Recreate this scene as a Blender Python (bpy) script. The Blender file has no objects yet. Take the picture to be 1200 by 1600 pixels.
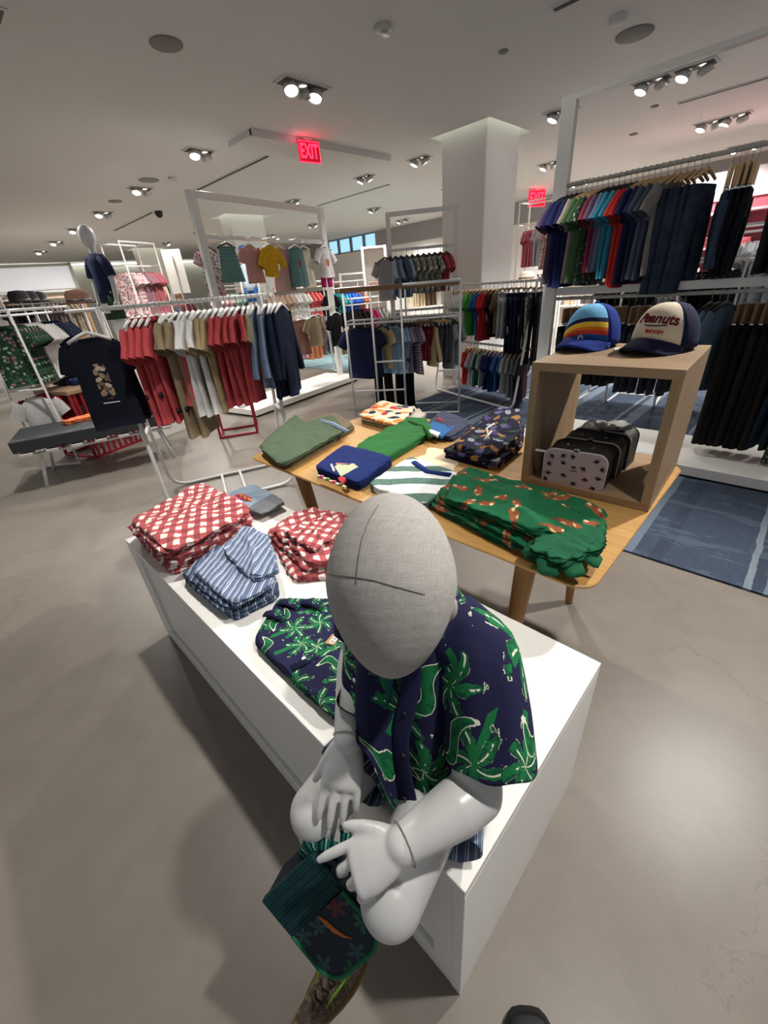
import bpy, bmesh, math, random
from math import sin, cos, pi, radians, atan2, hypot, exp
from mathutils import Vector, Matrix, noise
V = Vector
random.seed(7)
SC = bpy.context.scene
COL = SC.collection
# ---------------------------------------------------------------- camera
F_PX, PITCH, ROLL, YAW, CAM_H = 637.55, 0.50702, -0.086477, -0.80655, 1.3
def cam_axes():
    cy, sy = cos(YAW), sin(YAW)
    f0, r0, u0 = V((sy, cy, 0)), V((cy, -sy, 0)), V((0, 0, 1))
    f = f0*cos(PITCH) - u0*sin(PITCH); u = u0*cos(PITCH) + f0*sin(PITCH)
    return r0*cos(ROLL) + u*sin(ROLL), u*cos(ROLL) - r0*sin(ROLL), f
CR, CU, CF = cam_axes()
def make_camera():
    cd = bpy.data.cameras.new('camera'); co = bpy.data.objects.new('camera', cd); COL.objects.link(co)
    cd.sensor_fit = 'VERTICAL'; cd.sensor_height = 36.0; cd.lens = F_PX/1600*36.0
    cd.clip_start = 0.02; cd.clip_end = 100
    m = Matrix((CR, CU, -CF)).transposed().to_4x4(); m.translation = V((0, 0, CAM_H))
    co.matrix_world = m; SC.camera = co
make_camera()
def ray(px, py):
    return CR*((px-600)/F_PX) - CU*((py-800)/F_PX) + CF
def at_z(px, py, z):
    d = ray(px, py); t = (z-CAM_H)/d.z; return V((0, 0, CAM_H)) + d*t
def at_y(px, py, y):
    d = ray(px, py); return V((0, 0, CAM_H)) + d*(y/d.y)
def at_x(px, py, x):
    d = ray(px, py); return V((0, 0, CAM_H)) + d*(x/d.x)
# ---------------------------------------------------------------- objects
def link(o, parent=None):
    COL.objects.link(o)
    if parent is not None: o.parent = parent
    return o
def tag(o, label=None, cat=None, group=None, kind=None):
    if label: o['label'] = label
    if cat: o['category'] = cat
    if group: o['group'] = group
    if kind: o['kind'] = kind
    return o
def thing(name, label, cat, loc=(0, 0, 0), rz=0.0, group=None):
    o = bpy.data.objects.new(name, None); o.empty_display_size = 0.05; link(o)
    o.location = loc; o.rotation_euler = (0, 0, rz)
    return tag(o, label, cat, group)
def copy_tree(o, parent=None):
    c = o.copy(); COL.objects.link(c)
    if parent is not None: c.parent = parent
    for ch in list(o.children): copy_tree(ch, c)
    return c
class MB:
    """collects quads, tubes, boxes; build() links them as ONE mesh object"""
    def __init__(s, seam=False): s.v = []; s.f = []; s.uv = []; s.mi = []; s.cm = 0; s.seam = seam
    def vert(s, p, uv=(0, 0)): s.v.append(tuple(p)); s.uv.append(uv); return len(s.v)-1
    def face(s, *i): s.f.append(tuple(i)); s.mi.append(s.cm)
    def grid(s, rows, uvs=None, closed=False, flip=False):
        """rows of points; closed joins each row's last point to its first"""
        ids = []
        for r, row in enumerate(rows):
            ids.append([s.vert(p, uvs[r][c] if uvs else (c, r)) for c, p in enumerate(row)])
        for r in range(len(ids)-1):
            a, b = ids[r], ids[r+1]; n = len(a)
            for c in range(n if closed else n-1):
                d = (c+1) % n
                if flip: s.face(a[c], b[c], b[d], a[d])
                else: s.face(a[c], a[d], b[d], b[c])
        return ids
    def cap(s, ids, flip=False):
        s.face(*(reversed(ids) if flip else ids))
    def box(s, c, d, rot=None):
        cx, cy, cz = c; x, y, z = d[0]/2, d[1]/2, d[2]/2
        ps = [V((sx*x, sy*y, sz*z)) for sz in (-1, 1) for sx, sy in ((-1, -1), (1, -1), (1, 1), (-1, 1))]
        if rot is not None: ps = [rot @ p for p in ps]
        i = [s.vert(p + V(c), (p.x+cx, p.y+cy)) for p in ps]
        for q in ((3, 2, 1, 0), (4, 5, 6, 7), (0, 1, 5, 4), (1, 2, 6, 5), (2, 3, 7, 6), (3, 0, 4, 7)): s.face(*[i[k] for k in q])
    def tube(s, path, rad, n=10, caps=True, flat=None, closed=False):
        """round tube along a path; rad number, or list of numbers or (a, b) pairs"""
        path = [V(p) for p in path]; m = len(path)
        if not isinstance(rad, (list, tuple)): rad = [rad]*m
        rows = []; up = None; L = 0; uvs = []
        for k in range(m):
            if closed: t = path[(k+1) % m] - path[k-1]
            else: t = path[min(k+1, m-1)] - path[max(k-1, 0)]
            t = t.normalized() if t.length > 1e-9 else V((0, 0, 1))
            if up is None:
                up = V(flat) if flat else (V((0, 0, 1)) if abs(t.z) < .9 else V((0, 1, 0)))
            a = t.cross(up)
            if a.length < 1e-6: a = t.orthogonal()
            a.normalize(); b = a.cross(t).normalized(); up = b
            if k: L += (path[k]-path[k-1]).length
            ra, rb = rad[k] if isinstance(rad[k], (list, tuple)) else (rad[k], rad[k])
            rows.append([path[k] + a*(ra*cos(2*pi*j/n)) + b*(rb*sin(2*pi*j/n)) for j in range(n)])
            uvs.append([(j/n*2*pi*ra, L) for j in range(n)])
        if closed: rows.append(rows[0]); uvs.append(uvs[0]); caps = False
        if s.seam:
            for r, u in zip(rows, uvs): r.append(r[0]); u.append((u[0][0] + (u[1][0]-u[0][0])*n, u[0][1]))
            return s.grid(rows, uvs)
        ids = s.grid(rows, uvs, closed=True)
        if caps: s.cap(ids[0], True); s.cap(ids[-1])
        return ids
    def lathe(s, prof, c=(0, 0, 0), n=24, rot=None, caps=True):
        rows = []
        for r, z in prof:
            row = [V((r*cos(2*pi*j/n), r*sin(2*pi*j/n), z)) for j in range(n)]
            rows.append([(rot @ p if rot is not None else p) + V(c) for p in row])
        ids = s.grid(rows, closed=True)
        if caps: s.cap(ids[0], True); s.cap(ids[-1])
    def prism(s, pts, lo, hi, f=None):
        """polygon in a plane pushed through from lo to hi; f maps (x, y, h) to space"""
        f = f or (lambda x, y, h: (x, y, h)); n = len(pts)
        a = [s.vert(f(x, y, lo), (x, y)) for x, y in pts]; b = [s.vert(f(x, y, hi), (x, y)) for x, y in pts]
        s.cap(a, True); s.cap(b)
        for k in range(n): s.face(a[k], a[(k+1) % n], b[(k+1) % n], b[k])
    def ellipsoid(s, c, r, n=16, m=10, rot=None):
        rows = []
        for i in range(1, m):
            th = pi*i/m
            row = [V((r[0]*sin(th)*cos(2*pi*j/n), r[1]*sin(th)*sin(2*pi*j/n), -r[2]*cos(th))) for j in range(n)]
            rows.append([(rot @ p if rot is not None else p) + V(c) for p in row])
        ids = s.grid(rows, closed=True); s.cap(ids[0], True); s.cap(ids[-1])
    def build(s, name, mat, parent=None, smooth=False, bevel=0, sub=0, solid=0, loc=None, rot=None):
        me = bpy.data.meshes.new(name); me.from_pydata(s.v, [], s.f)
        mats = mat if isinstance(mat, (list, tuple)) else [mat]
        for m in mats: me.materials.append(m)
        ul = me.uv_layers.new(name='UVMap'); uv = s.uv
        li = [0]*len(me.loops); me.loops.foreach_get('vertex_index', li)
        flat = []
        for i in li: flat += [uv[i][0], uv[i][1]]
        ul.data.foreach_set('uv', flat)
        me.polygons.foreach_set('use_smooth', [smooth]*len(me.polygons))
        if len(mats) > 1: me.polygons.foreach_set('material_index', s.mi)
        me.update()
        if s.seam:
            bm = bmesh.new(); bm.from_mesh(me); bmesh.ops.remove_doubles(bm, verts=bm.verts, dist=2e-5); bm.to_mesh(me); bm.free()
        o = link(bpy.data.objects.new(name, me), parent)
        if loc is not None: o.location = loc
        if rot is not None: o.rotation_euler = rot
        if solid:
            q = o.modifiers.new('solid', 'SOLIDIFY'); q.thickness = solid; q.offset = 0
        if bevel:
            q = o.modifiers.new('bevel', 'BEVEL'); q.width = bevel; q.segments = 2; q.limit_method = 'ANGLE'; q.angle_limit = radians(40)
        if sub:
            q = o.modifiers.new('sub', 'SUBSURF'); q.levels = sub; q.render_levels = sub
        return o
def arc_path(pts, r=0.05, n=6):
    """polyline with rounded inner corners"""
    pts = [V(p) for p in pts]; out = [pts[0]]
    for k in range(1, len(pts)-1):
        a, b, c = pts[k-1], pts[k], pts[k+1]
        u, w = (a-b), (c-b); d = min(r, u.length*.49, w.length*.49); u.normalize(); w.normalize()
        p, q = b+u*d, b+w*d
        for i in range(n+1):
            t = i/n; out.append(p*(1-t)**2 + b*(2*t*(1-t)) + q*t*t)
    out.append(pts[-1]); return out
def rrect(w, h, r, n=5, cx=0, cy=0):
    out = []
    for sx, sy, a0 in ((1, -1, -90), (1, 1, 0), (-1, 1, 90), (-1, -1, 180)):
        for i in range(n+1):
            a = radians(a0 + 90*i/n); out.append((cx+sx*(w/2-r)+r*cos(a), cy+sy*(h/2-r)+r*sin(a)))
    return out
def fbm(p, s=1.0, seed=0):
    q = V((p[0]*s+seed*13.7, p[1]*s-seed*7.3, p[2]*s+seed*3.1))
    return noise.noise(q) + .5*noise.noise(q*2.1) + .25*noise.noise(q*4.3)
# ---------------------------------------------------------------- materials
MATS = {}
def srgb(r, g, b):
    f = lambda c: (c/255/12.92) if c/255 <= .04045 else ((c/255+.055)/1.055)**2.4
    return (f(r), f(g), f(b), 1)
class NT:
    def __init__(s, name):
        s.m = bpy.data.materials.new(name); s.m.use_nodes = True; s.t = s.m.node_tree
        s.b = s.t.nodes['Principled BSDF']; s.cache = {}
    def n(s, typ, **kw):
        x = s.t.nodes.new(typ)
        for k, v in kw.items(): setattr(x, k, v)
        return x
    def put(s, sock, val):
        if isinstance(val, bpy.types.NodeSocket): s.t.links.new(val, sock)
        else: sock.default_value = val
    def math(s, op, a, b=0, c=None, clamp=False):
        x = s.n('ShaderNodeMath', operation=op, use_clamp=clamp); s.put(x.inputs[0], a); s.put(x.inputs[1], b)
        if c is not None: s.put(x.inputs[2], c)
        return x.outputs[0]
    def vmath(s, op, a, b=(0, 0, 0)):
        x = s.n('ShaderNodeVectorMath', operation=op); s.put(x.inputs[0], a)
        if op == 'SCALE': s.put(x.inputs[3], b)
        else: s.put(x.inputs[1], b)
        return x.outputs[1] if op in ('LENGTH', 'DISTANCE', 'DOT_PRODUCT') else x.outputs[0]
    def coord(s, w='UV'):
        if w not in s.cache:
            s.cache[w] = s.n('ShaderNodeTexCoord').outputs[w]
        return s.cache[w]
    def sep(s, v):
        x = s.n('ShaderNodeSeparateXYZ'); s.put(x.inputs[0], v); return x.outputs
    def comb(s, x_, y_, z_=0):
        x = s.n('ShaderNodeCombineXYZ'); s.put(x.inputs[0], x_); s.put(x.inputs[1], y_); s.put(x.inputs[2], z_); return x.outputs[0]
    def noise(s, v, scale, detail=3, rough=.55, dist=0):
        x = s.n('ShaderNodeTexNoise'); s.put(x.inputs['Vector'], v); x.inputs['Scale'].default_value = scale
        x.inputs['Detail'].default_value = detail; x.inputs['Roughness'].default_value = rough; x.inputs['Distortion'].default_value = dist
        return x.outputs['Fac']
    def voro(s, v, scale, rnd=1.0, feat='F1'):
        x = s.n('ShaderNodeTexVoronoi', feature=feat); s.put(x.inputs['Vector'], v); x.inputs['Scale'].default_value = scale
        x.inputs['Randomness'].default_value = rnd; x.voronoi_dimensions = '2D'; return x
    def ramp(s, fac, stops, const=False):
        x = s.n('ShaderNodeValToRGB'); s.put(x.inputs[0], fac); e = x.color_ramp
        e.interpolation = 'CONSTANT' if const else 'LINEAR'
        while len(e.elements) > 1: e.elements.remove(e.elements[-1])
        e.elements[0].position = stops[0][0]; e.elements[0].color = stops[0][1]
        for p, c in stops[1:]: q = e.elements.new(p); q.color = c
        return x.outputs[0]
    def mix(s, fac, a, b, blend='MIX'):
        x = s.n('ShaderNodeMix', data_type='RGBA', blend_type=blend); s.put(x.inputs[0], fac); s.put(x.inputs[6], a); s.put(x.inputs[7], b)
        return x.outputs[2]
    def lt(s, a, b): return s.math('LESS_THAN', a, b)
    def gt(s, a, b): return s.math('GREATER_THAN', a, b)
    def bump(s, h, strength=.2, dist=.01):
        x = s.n('ShaderNodeBump'); s.put(x.inputs['Height'], h); x.inputs['Strength'].default_value = strength; x.inputs['Distance'].default_value = dist
        s.t.links.new(x.outputs[0], s.b.inputs['Normal'])
    def fin(s, col, rough=.8, metal=0, spec=.3, sheen=0):
        s.put(s.b.inputs['Base Color'], col); s.put(s.b.inputs['Roughness'], rough); s.put(s.b.inputs['Metallic'], metal)
        s.b.inputs['Specular IOR Level'].default_value = spec
        if sheen: s.b.inputs['Sheen Weight'].default_value = sheen
        return s.m
def plain(name, rgb, rough=.5, metal=0, spec=.4, nscale=0, namt=.0, bump=0):
    """one colour with an optional faint mottling"""
    if name in MATS: return MATS[name]
    t = NT(name); c = srgb(*rgb)
    if nscale:
        nz = t.noise(t.coord('Object'), nscale, 4)
        c2 = tuple(x*(1-namt) for x in c[:3]) + (1,)
        col = t.mix(nz, c2, tuple(min(1, x*(1+namt)) for x in c[:3]) + (1,))
        if bump: t.bump(nz, bump, .005)
    else: col = c
    MATS[name] = t.fin(col, rough, metal, spec); return MATS[name]
def cloth(rgb, key=None):
    """plain woven cloth, one colour"""
    k = 'cloth_%d_%d_%d' % rgb
    if k in MATS: return MATS[k]
    t = NT(k); c = srgb(*rgb); o = t.coord('Object')
    nz = t.noise(o, 22, 4, .6); fine = t.noise(o, 420, 1)
    d = tuple(x*.82 for x in c[:3]) + (1,); l = tuple(min(1, x*1.14+.002) for x in c[:3]) + (1,)
    t.bump(t.math('ADD', t.math('MULTIPLY', nz, .8), t.math('MULTIPLY', fine, .2)), .35, .006)
    MATS[k] = t.fin(t.mix(nz, d, l), .88, 0, .2); return MATS[k]
def emit(name, rgb, strength):
    if name in MATS: return MATS[name]
    t = NT(name); t.b.inputs['Emission Color'].default_value = srgb(*rgb); t.b.inputs['Emission Strength'].default_value = strength
    MATS[name] = t.fin(srgb(*rgb), .4); return MATS[name]
def text_obj(name, body, size, mat, parent=None, loc=(0, 0, 0), rot=(0, 0, 0), ext=.0006, shear=0, bold=0, align='CENTER'):
    cu = bpy.data.curves.new(name, 'FONT'); cu.body = body; cu.size = size; cu.extrude = ext; cu.shear = shear; cu.offset = bold
    cu.align_x = align; cu.align_y = 'CENTER'
    o = bpy.data.objects.new(name, cu); COL.objects.link(o)
    dg = bpy.context.evaluated_depsgraph_get(); me = bpy.data.meshes.new_from_object(o.evaluated_get(dg)); bpy.data.objects.remove(o)
    me.materials.clear(); me.materials.append(mat)
    o = link(bpy.data.objects.new(name, me), parent); o.location = loc; o.rotation_euler = rot; return o
WHITE = plain('white_lacquer', (238, 236, 230), .45, spec=.4, nscale=9, namt=.025)
WMETAL = plain('white_powder_metal', (226, 225, 220), .35)
GMETAL = plain('grey_powder_metal', (176, 175, 168), .4)
BLACK = plain('black_plastic', (18, 18, 19), .45)
CHROME = plain('chrome', (200, 200, 200), .18, 1)
SKINW = plain('white_gloss_fibreglass', (206, 205, 203), .28, spec=.45)
HWOOD = plain('pale_hanger_wood', (196, 164, 118), .5, nscale=60, namt=.15)
HBROWN = plain('brown_hanger_wood', (128, 94, 60), .5, nscale=60, namt=.2)
HWHITE = plain('white_hanger_plastic', (235, 234, 230), .35)
TAGW = plain('white_paper', (236, 236, 234), .7)
KRAFT = plain('kraft_card', (166, 126, 82), .8, nscale=90, namt=.12)
def wood(name, a, b, axis=0, sc=3.0):
    t = NT(name); o = t.sep(t.coord('Object')); k = [1.6, 26, 26]; 
    k = [26, 26, 26]; k[axis] = 1.4
    v = t.comb(t.math('MULTIPLY', o[0], k[0]), t.math('MULTIPLY', o[1], k[1]), t.math('MULTIPLY', o[2], k[2]))
    n1 = t.noise(v, sc, 5, .65, .4); n2 = t.noise(v, sc*5, 3, .6)
    f = t.math('ADD', t.math('MULTIPLY', n1, .7), t.math('MULTIPLY', n2, .3))
    t.bump(n2, .08, .002)
    return t.fin(t.ramp(f, [(.3, srgb(*a)), (.7, srgb(*b))]), .45, 0, .35)
# ================================================================ the setting
CEIL = 2.8
def m_floor():
    t = NT('polished_concrete'); o = t.coord('Object')
    big = t.noise(o, .9, 5, .6); mid = t.noise(o, 6, 5, .65, .6); fine = t.noise(o, 160, 2)
    f = t.math('ADD', t.math('ADD', t.math('MULTIPLY', big, .5), t.math('MULTIPLY', mid, .35)), t.math('MULTIPLY', fine, .15))
    col = t.ramp(f, [(.3, srgb(114, 106, 98)), (.5, srgb(127, 119, 110)), (.7, srgb(138, 130, 121))])
    vo = t.n('ShaderNodeTexVoronoi', feature='DISTANCE_TO_EDGE'); t.put(vo.inputs['Vector'], t.vmath('ADD', o, t.vmath('SCALE', t.comb(mid, big), .5))); vo.inputs['Scale'].default_value = .42
    crack = t.math('MULTIPLY', t.lt(vo.outputs['Distance'], .0016), t.gt(big, .5))
    col = t.mix(t.math('MULTIPLY', crack, .2), col, srgb(70, 64, 58))
    st = t.math('MULTIPLY', t.gt(t.noise(o, 11, 6, .75), .70), .22)
    col = t.mix(st, col, srgb(92, 84, 76))
    t.bump(t.math('ADD', t.math('MULTIPLY', mid, .6), t.math('MULTIPLY', fine, .4)), .03, .003)
    t.put(t.b.inputs['Roughness'], t.math('ADD', t.math('MULTIPLY', mid, .1), .31))
    t.put(t.b.inputs['Base Color'], col); t.b.inputs['Specular IOR Level'].default_value = .28
    return t.m
b = MB(); b.box((-7.5, 4.5, -.05), (27, 17, .1)); tag(b.build('floor', m_floor()), kind='structure')
CEILM = plain('ceiling_paint', (204, 203, 200), .85, spec=.15, nscale=2, namt=.012)
WALLM = plain('wall_paint', (222, 219, 212), .8, spec=.2, nscale=1.5, namt=.015)
# columns rise through lit openings in the ceiling
holes = [(-4.04, -3.21, 5.18, 6.14), (-10.0, -9.3, 5.2, 6.3), (-15.95, -15.2, 5.3, 6.3)]
x0, x1, y0, y1 = -20, 6, -4, 13
xs = sorted({x0, x1} | {h[0] for h in holes} | {h[1] for h in holes}); ys = sorted({y0, y1} | {h[2] for h in holes} | {h[3] for h in holes})
b = MB()
for i in range(len(xs)-1):
    for j in range(len(ys)-1):
        cx, cy = (xs[i]+xs[i+1])/2, (ys[j]+ys[j+1])/2
        if any(h[0] < cx < h[1] and h[2] < cy < h[3] for h in holes): continue
        b.box((cx, cy, CEIL+.06), (xs[i+1]-xs[i], ys[j+1]-ys[j], .12))
tag(b.build('ceiling', CEILM), kind='structure')
COVE = emit('cove_light', (230, 236, 218), 5.5)
COLM = plain('column_paint', (232, 231, 226), .7, spec=.25, nscale=3, namt=.01)
for k, (a, c, d, e) in enumerate(holes):
    b = MB()   # the box above the opening, with a strip light round it
    for (px, py, sx, sy) in ((a-.02, (d+e)/2, .04, e-d), (c+.02, (d+e)/2, .04, e-d), ((a+c)/2, d-.02, c-a, .04), ((a+c)/2, e+.02, c-a, .04)):
        b.box((px, py, CEIL+.2), (sx, sy, .16))
    b.box(((a+c)/2, (d+e)/2, CEIL+.3), (c-a, e-d, .04))
    tag(b.build('trim_%d' % (k+1), CEILM), kind='structure')
    b = MB()
    for (px, py, sx, sy) in ((a+.012, (d+e)/2, .02, e-d-.05), (c-.012, (d+e)/2, .02, e-d-.05), ((a+c)/2, d+.012, c-a-.05, .02), ((a+c)/2, e-.012, c-a-.05, .02)):
        b.box((px, py, CEIL+.2), (sx, sy, .05))
    tag(b.build('cove_strip_light', COVE), ('strip light glowing in the ceiling opening round the large square column', 'strip light glowing round the column seen through the big white frame', 'strip light glowing round the column behind the standing mannequin', 'strip light glowing round the farthest column on the left')[k], 'light')
    b = MB(); g = .1 if k == 0 else .14
    b.prism([(x, y) for x, y in rrect(c-a-2*g, e-d-2*g, .02, 3, (a+c)/2, (d+e)/2)], .0, CEIL+.28)
    tag(b.build('column', COLM), kind='structure')
# walls
YB = 11.2
b = MB(); b.box((-7.0, YB+.1, 1.17), (26, .2, 2.34)); tag(b.build('wall_back', WALLM), kind='structure')
FRIEZE = plain('grey_frieze', (150, 147, 146), .7, nscale=4, namt=.04)
b = MB(); b.box((-2.9, YB+.08, 2.57), (16.2, .16, .46)); b.box((-16.6, YB+.08, 2.57), (6.4, .16, .46)); tag(b.build('trim_5', FRIEZE), kind='structure')
SKYM = emit('window_daylight', (150, 196, 222), 1.5)
WFRAME = plain('window_frame_grey', (120, 124, 128), .5)
for k in range(4):
    xa = -13.5 + k*.64
    b = MB(); b.box((xa+.32, YB+.1, 2.57), (.56, .02, .40)); w = tag(b.build('window_%d' % (k+1), SKYM), kind='structure')
    b = MB()
    for c, d in (((xa+.32, YB+.06, 2.78), (.64, .06, .04)), ((xa+.32, YB+.06, 2.36), (.64, .06, .04)), ((xa+.02, YB+.06, 2.57), (.05, .06, .4)), ((xa+.62, YB+.06, 2.57), (.05, .06, .4))): b.box(c, d)
    b.build('window_frame', WFRAME, w)
b = MB(); b.box((-19.8, 4.5, 1.35), (.2, 17, 2.7)); tag(b.build('wall_left', WALLM), kind='structure')
b = MB(); b.box((-19.55, 4.5, 2.74), (.05, 16, .05)); tag(b.build('cove_strip_light', COVE), 'long strip light glowing along the top of the far left wall', 'light')
# ---------------------------------------------------------------- ceiling fittings
LENS = emit('lamp_lens', (255, 252, 246), 30)
DARK = plain('recess_dark', (64, 61, 58), .8)
GREYD = plain('speaker_grille_grey', (128, 126, 120), .8)
RIM = plain('lamp_rim_metal', (186, 184, 180), .3, .6)
ROT = Matrix
def lamp_fixture(x, y, n, along, label, power=130, aim=(0, 0), spread=104, lit=True):
    """recessed box of n tilted spot heads; along 0: row in x, 1: row in y"""
    L = .13*n+.04; t = thing('ceiling_spotlight', label, 'spotlight', (x, y, CEIL), 0 if along == 0 else pi/2, 'recessed ceiling spotlights')
    b = MB(); b.box((0, 0, -.006), (L, .15, .012)); b.build('trim_plate', plain('lamp_recess_grey', (96, 94, 90), .8), t)
    b = MB()
    for sx, sy, dx, dy in ((0, .085, L+.04, .02), (0, -.085, L+.04, .02), (L/2+.01, 0, .02, .15), (-L/2-.01, 0, .02, .15)): b.box((sx, sy, -.005), (dx, dy, .01))
    b.build('frame', CEILM, t)
    for k in range(n):
        q = (k-(n-1)/2)*.13; R = Matrix.Rotation(radians((-22, 18, -12, 25)[k % 4]), 3, 'X') @ Matrix.Rotation(radians((14, -18, 20, -10)[k % 4]), 3, 'Y')
        b = MB(); b.lathe([(.034, -.012), (.058, -.03), (.064, -.082), (.058, -.086), (.053, -.073)], (q, 0, 0), 14, R, caps=False)
        h = b.build('lamp_head', RIM, t, True)
        b = MB(); b.lathe([(.001, -.0735), (.052, -.0725)], (q, 0, 0), 14, R, caps=False); b.build('lens', LENS, h)
    if lit:
        ld = bpy.data.lights.new('spot_beam', 'SPOT'); ld.energy = power; ld.spot_size = radians(spread); ld.spot_blend = .75; ld.shadow_soft_size = .045; ld.color = (1, .968, .925)
        lo = link(bpy.data.objects.new('spot_beam', ld)); lo.location = (x, y, CEIL-.11)
        d = V((aim[0], aim[1], -1)); lo.rotation_euler = d.to_track_quat('-Z', 'Y').to_euler()
ordn = ['nearest', 'second', 'third', 'fourth', 'fifth', 'sixth', 'seventh', 'eighth']
for k in range(7):
    lamp_fixture(-3.66-2.02*k, 3.0+.015*k, 3 if k == 0 else 2, 1, '%s spotlight cluster in the ceiling row running over the left racks' % ordn[k], (190, 240, 330, 420, 480, 500, 500)[k], (.25, -.55) if k == 0 else (0, -.3), 104 if k == 0 else 150)
lamp_fixture(-1.64, 2.98, 3, 1, 'spotlight cluster in the ceiling above the display tables', 190, (-.05, -.35), 100)
lamp_fixture(.36, 2.96, 3, 1, 'spotlight cluster in the ceiling above the blue rug', 430, (-.2, -.85), 84)
lamp_fixture(2.4, 2.96, 3, 1, 'spotlight cluster in the ceiling beyond the right edge of the rug', 95)
for k, x in enumerate((2.55, .42, -1.78, -3.85, -5.9)):
    lamp_fixture(x, .81, 3, 1, ('spotlight cluster over the bare floor on the right', 'spotlight cluster above the bare floor beside the plinth', 'spotlight cluster above the front edge of the white plinth', 'spotlight cluster above the bare floor left of the plinth', 'spotlight cluster above the padded bench')[k], (130, 170, 190, 200, 170)[k], (0, -.35) if k < 3 else (0, 0), 92 if k < 4 else 150)
lab2 = {-7.73: 'spotlight pair in the far centre of the ceiling, left of the slot', -5.77: 'spotlight pair in front of the first dark ceiling slot', -4.66: 'bright flaring spotlight left of the large column', -2.67: 'spotlight pair just left of the right frame post', -1.8: 'left spotlight pair above the right frame beam', -1.46: 'right spotlight pair above the right frame beam', .6: 'spotlight pair over the right clothes frame', -9.75: 'added spotlight pair just before the second column', -11.8: 'added spotlight pair behind the second column', -13.9: 'added spotlight pair far behind the standing mannequin'}  # last three pairs are added lamps that brighten the dim far left
for x, l in lab2.items():
    lamp_fixture(x, 5.74, 2, 0, l, 110 if x == -2.67 else 190 if x > -5 else 300, (.4, -.4) if x == -2.67 else (-.3, -.3) if x == -4.66 else (0, 0))
lab3 = {-1.61: ('row of four spotlights behind the right ceiling slot', 4), -3.79: ('row of three spotlights near the right exit sign', 3), -7.86: ('spotlight pair seen above the middle white frame', 2), -10.1: ('spotlight pair above the clerestory windows', 2), -12.1: ('spotlight pair at the far end above the windows', 2), -5.8: ('spotlight pair above the jeans rack against the column', 2), .6: ('row of spotlights over the far right racks', 3)}
for x, (l, n) in lab3.items(): lamp_fixture(x, 8.03, n, 0, l, 430, (0, 0), 140)
for x, l in ((-1.64, 'far row of three spotlights above the wooden clip hangers'), (-8.9, 'spotlight pair nearest the back wall frieze'), (-4.2, 'spotlight pair nearest the back wall behind the column'), (1.0, 'far right spotlight row near the back wall')): lamp_fixture(x, 10.2, 3, 0, l, 430, (0, 0), 140)
def disc(name, x, y, r, label, cat, mat, h=.012, parts=None):
    b = MB(); b.lathe([(r, 0), (r, -h*.6), (r*.94, -h), (.001, -h)], (x, y, CEIL), 28, caps=False)
    o = tag(b.build(name, mat, None, True), label, cat); return o
disc('ceiling_speaker', -3.64, 1.87, .105, 'round grey ceiling speaker at the upper left, nearest the camera', 'speaker', GREYD)
disc('ceiling_speaker', -1.62, 4.58, .13, 'round grey ceiling speaker at the upper right', 'speaker', GREYD)
disc('ceiling_speaker', -7.2, 2.98, .13, 'round grey ceiling speaker in line with the left spotlight row', 'speaker', GREYD)
disc('ceiling_speaker', -8.72, 2.98, .10, 'small round grey ceiling disc farther down the left spotlight row', 'speaker', GREYD)
disc('smoke_detector', -2.66, 2.92, .06, 'round smoke detector at the top centre of the ceiling', 'smoke detector', RIM, .04)
disc('smoke_detector', -1.62, 4.22, .06, 'pale smoke detector beside the right round speaker', 'smoke detector', CEILM, .03)
disc('smoke_detector', -6.95, 3.2, .05, 'pale smoke detector between two spotlight clusters on the left', 'smoke detector', RIM, .03)
disc('sprinkler_cover', -2.35, 3.95, .035, 'small round sprinkler cover in the middle of the ceiling', 'sprinkler', GREYD)
disc('sprinkler_cover', -2.5, 7.6, .05, 'small round sprinkler cover right of the frame post', 'sprinkler', GREYD)
disc('sprinkler_cover', -2.0, 6.6, .04, 'small round sprinkler cover above the right clothes frame', 'sprinkler', GREYD)
def slot(x0, x1, y, label, w=.05):
    b = MB(); b.box(((x0+x1)/2, y, CEIL-.004), (x1-x0, w, .01)); o = tag(b.build('air_slot', DARK), label, 'air vent')
    b = MB()
    for s in (-1, 1): b.box(((x0+x1)/2, y+s*(w/2+.008), CEIL-.004), (x1-x0+.03, .012, .012))
    b.build('slot_rim', CEILM, o)
slot(-7.7, -5.52, 3.81, 'dark air slot in the ceiling above the big white frame')
slot(-11.85, -9.56, 3.83, 'dark air slot in the ceiling farther left, beside the camera dome')
slot(-1.8, .6, 6.76, 'thin dark air slot above the right clothes frame')
slot(-8.0, -6.02, 6.55, 'thin dark air slot left of the large column')
slot(-1.85, .4, 3.72, 'dark air slot at the top edge of the ceiling')
b = MB(); b.lathe([(.07, 0), (.07, -.03), (.055, -.075), (.03, -.098), (.001, -.105)], (-9.4, 3.9, CEIL), 20, caps=False)
tag(b.build('camera_dome', BLACK, None, True), 'black security camera dome on the ceiling at the left', 'security camera')
b = MB(); b.box((-5.0, 4.2, CEIL-.025), (.5, 2.1, .05)); b.box((-4.78, 4.2, CEIL-.03), (.03, 2.1, .06)); tag(b.build('ceiling_panel', CEILM), 'shallow dropped ceiling panel behind the near exit sign', 'ceiling panel')
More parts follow.
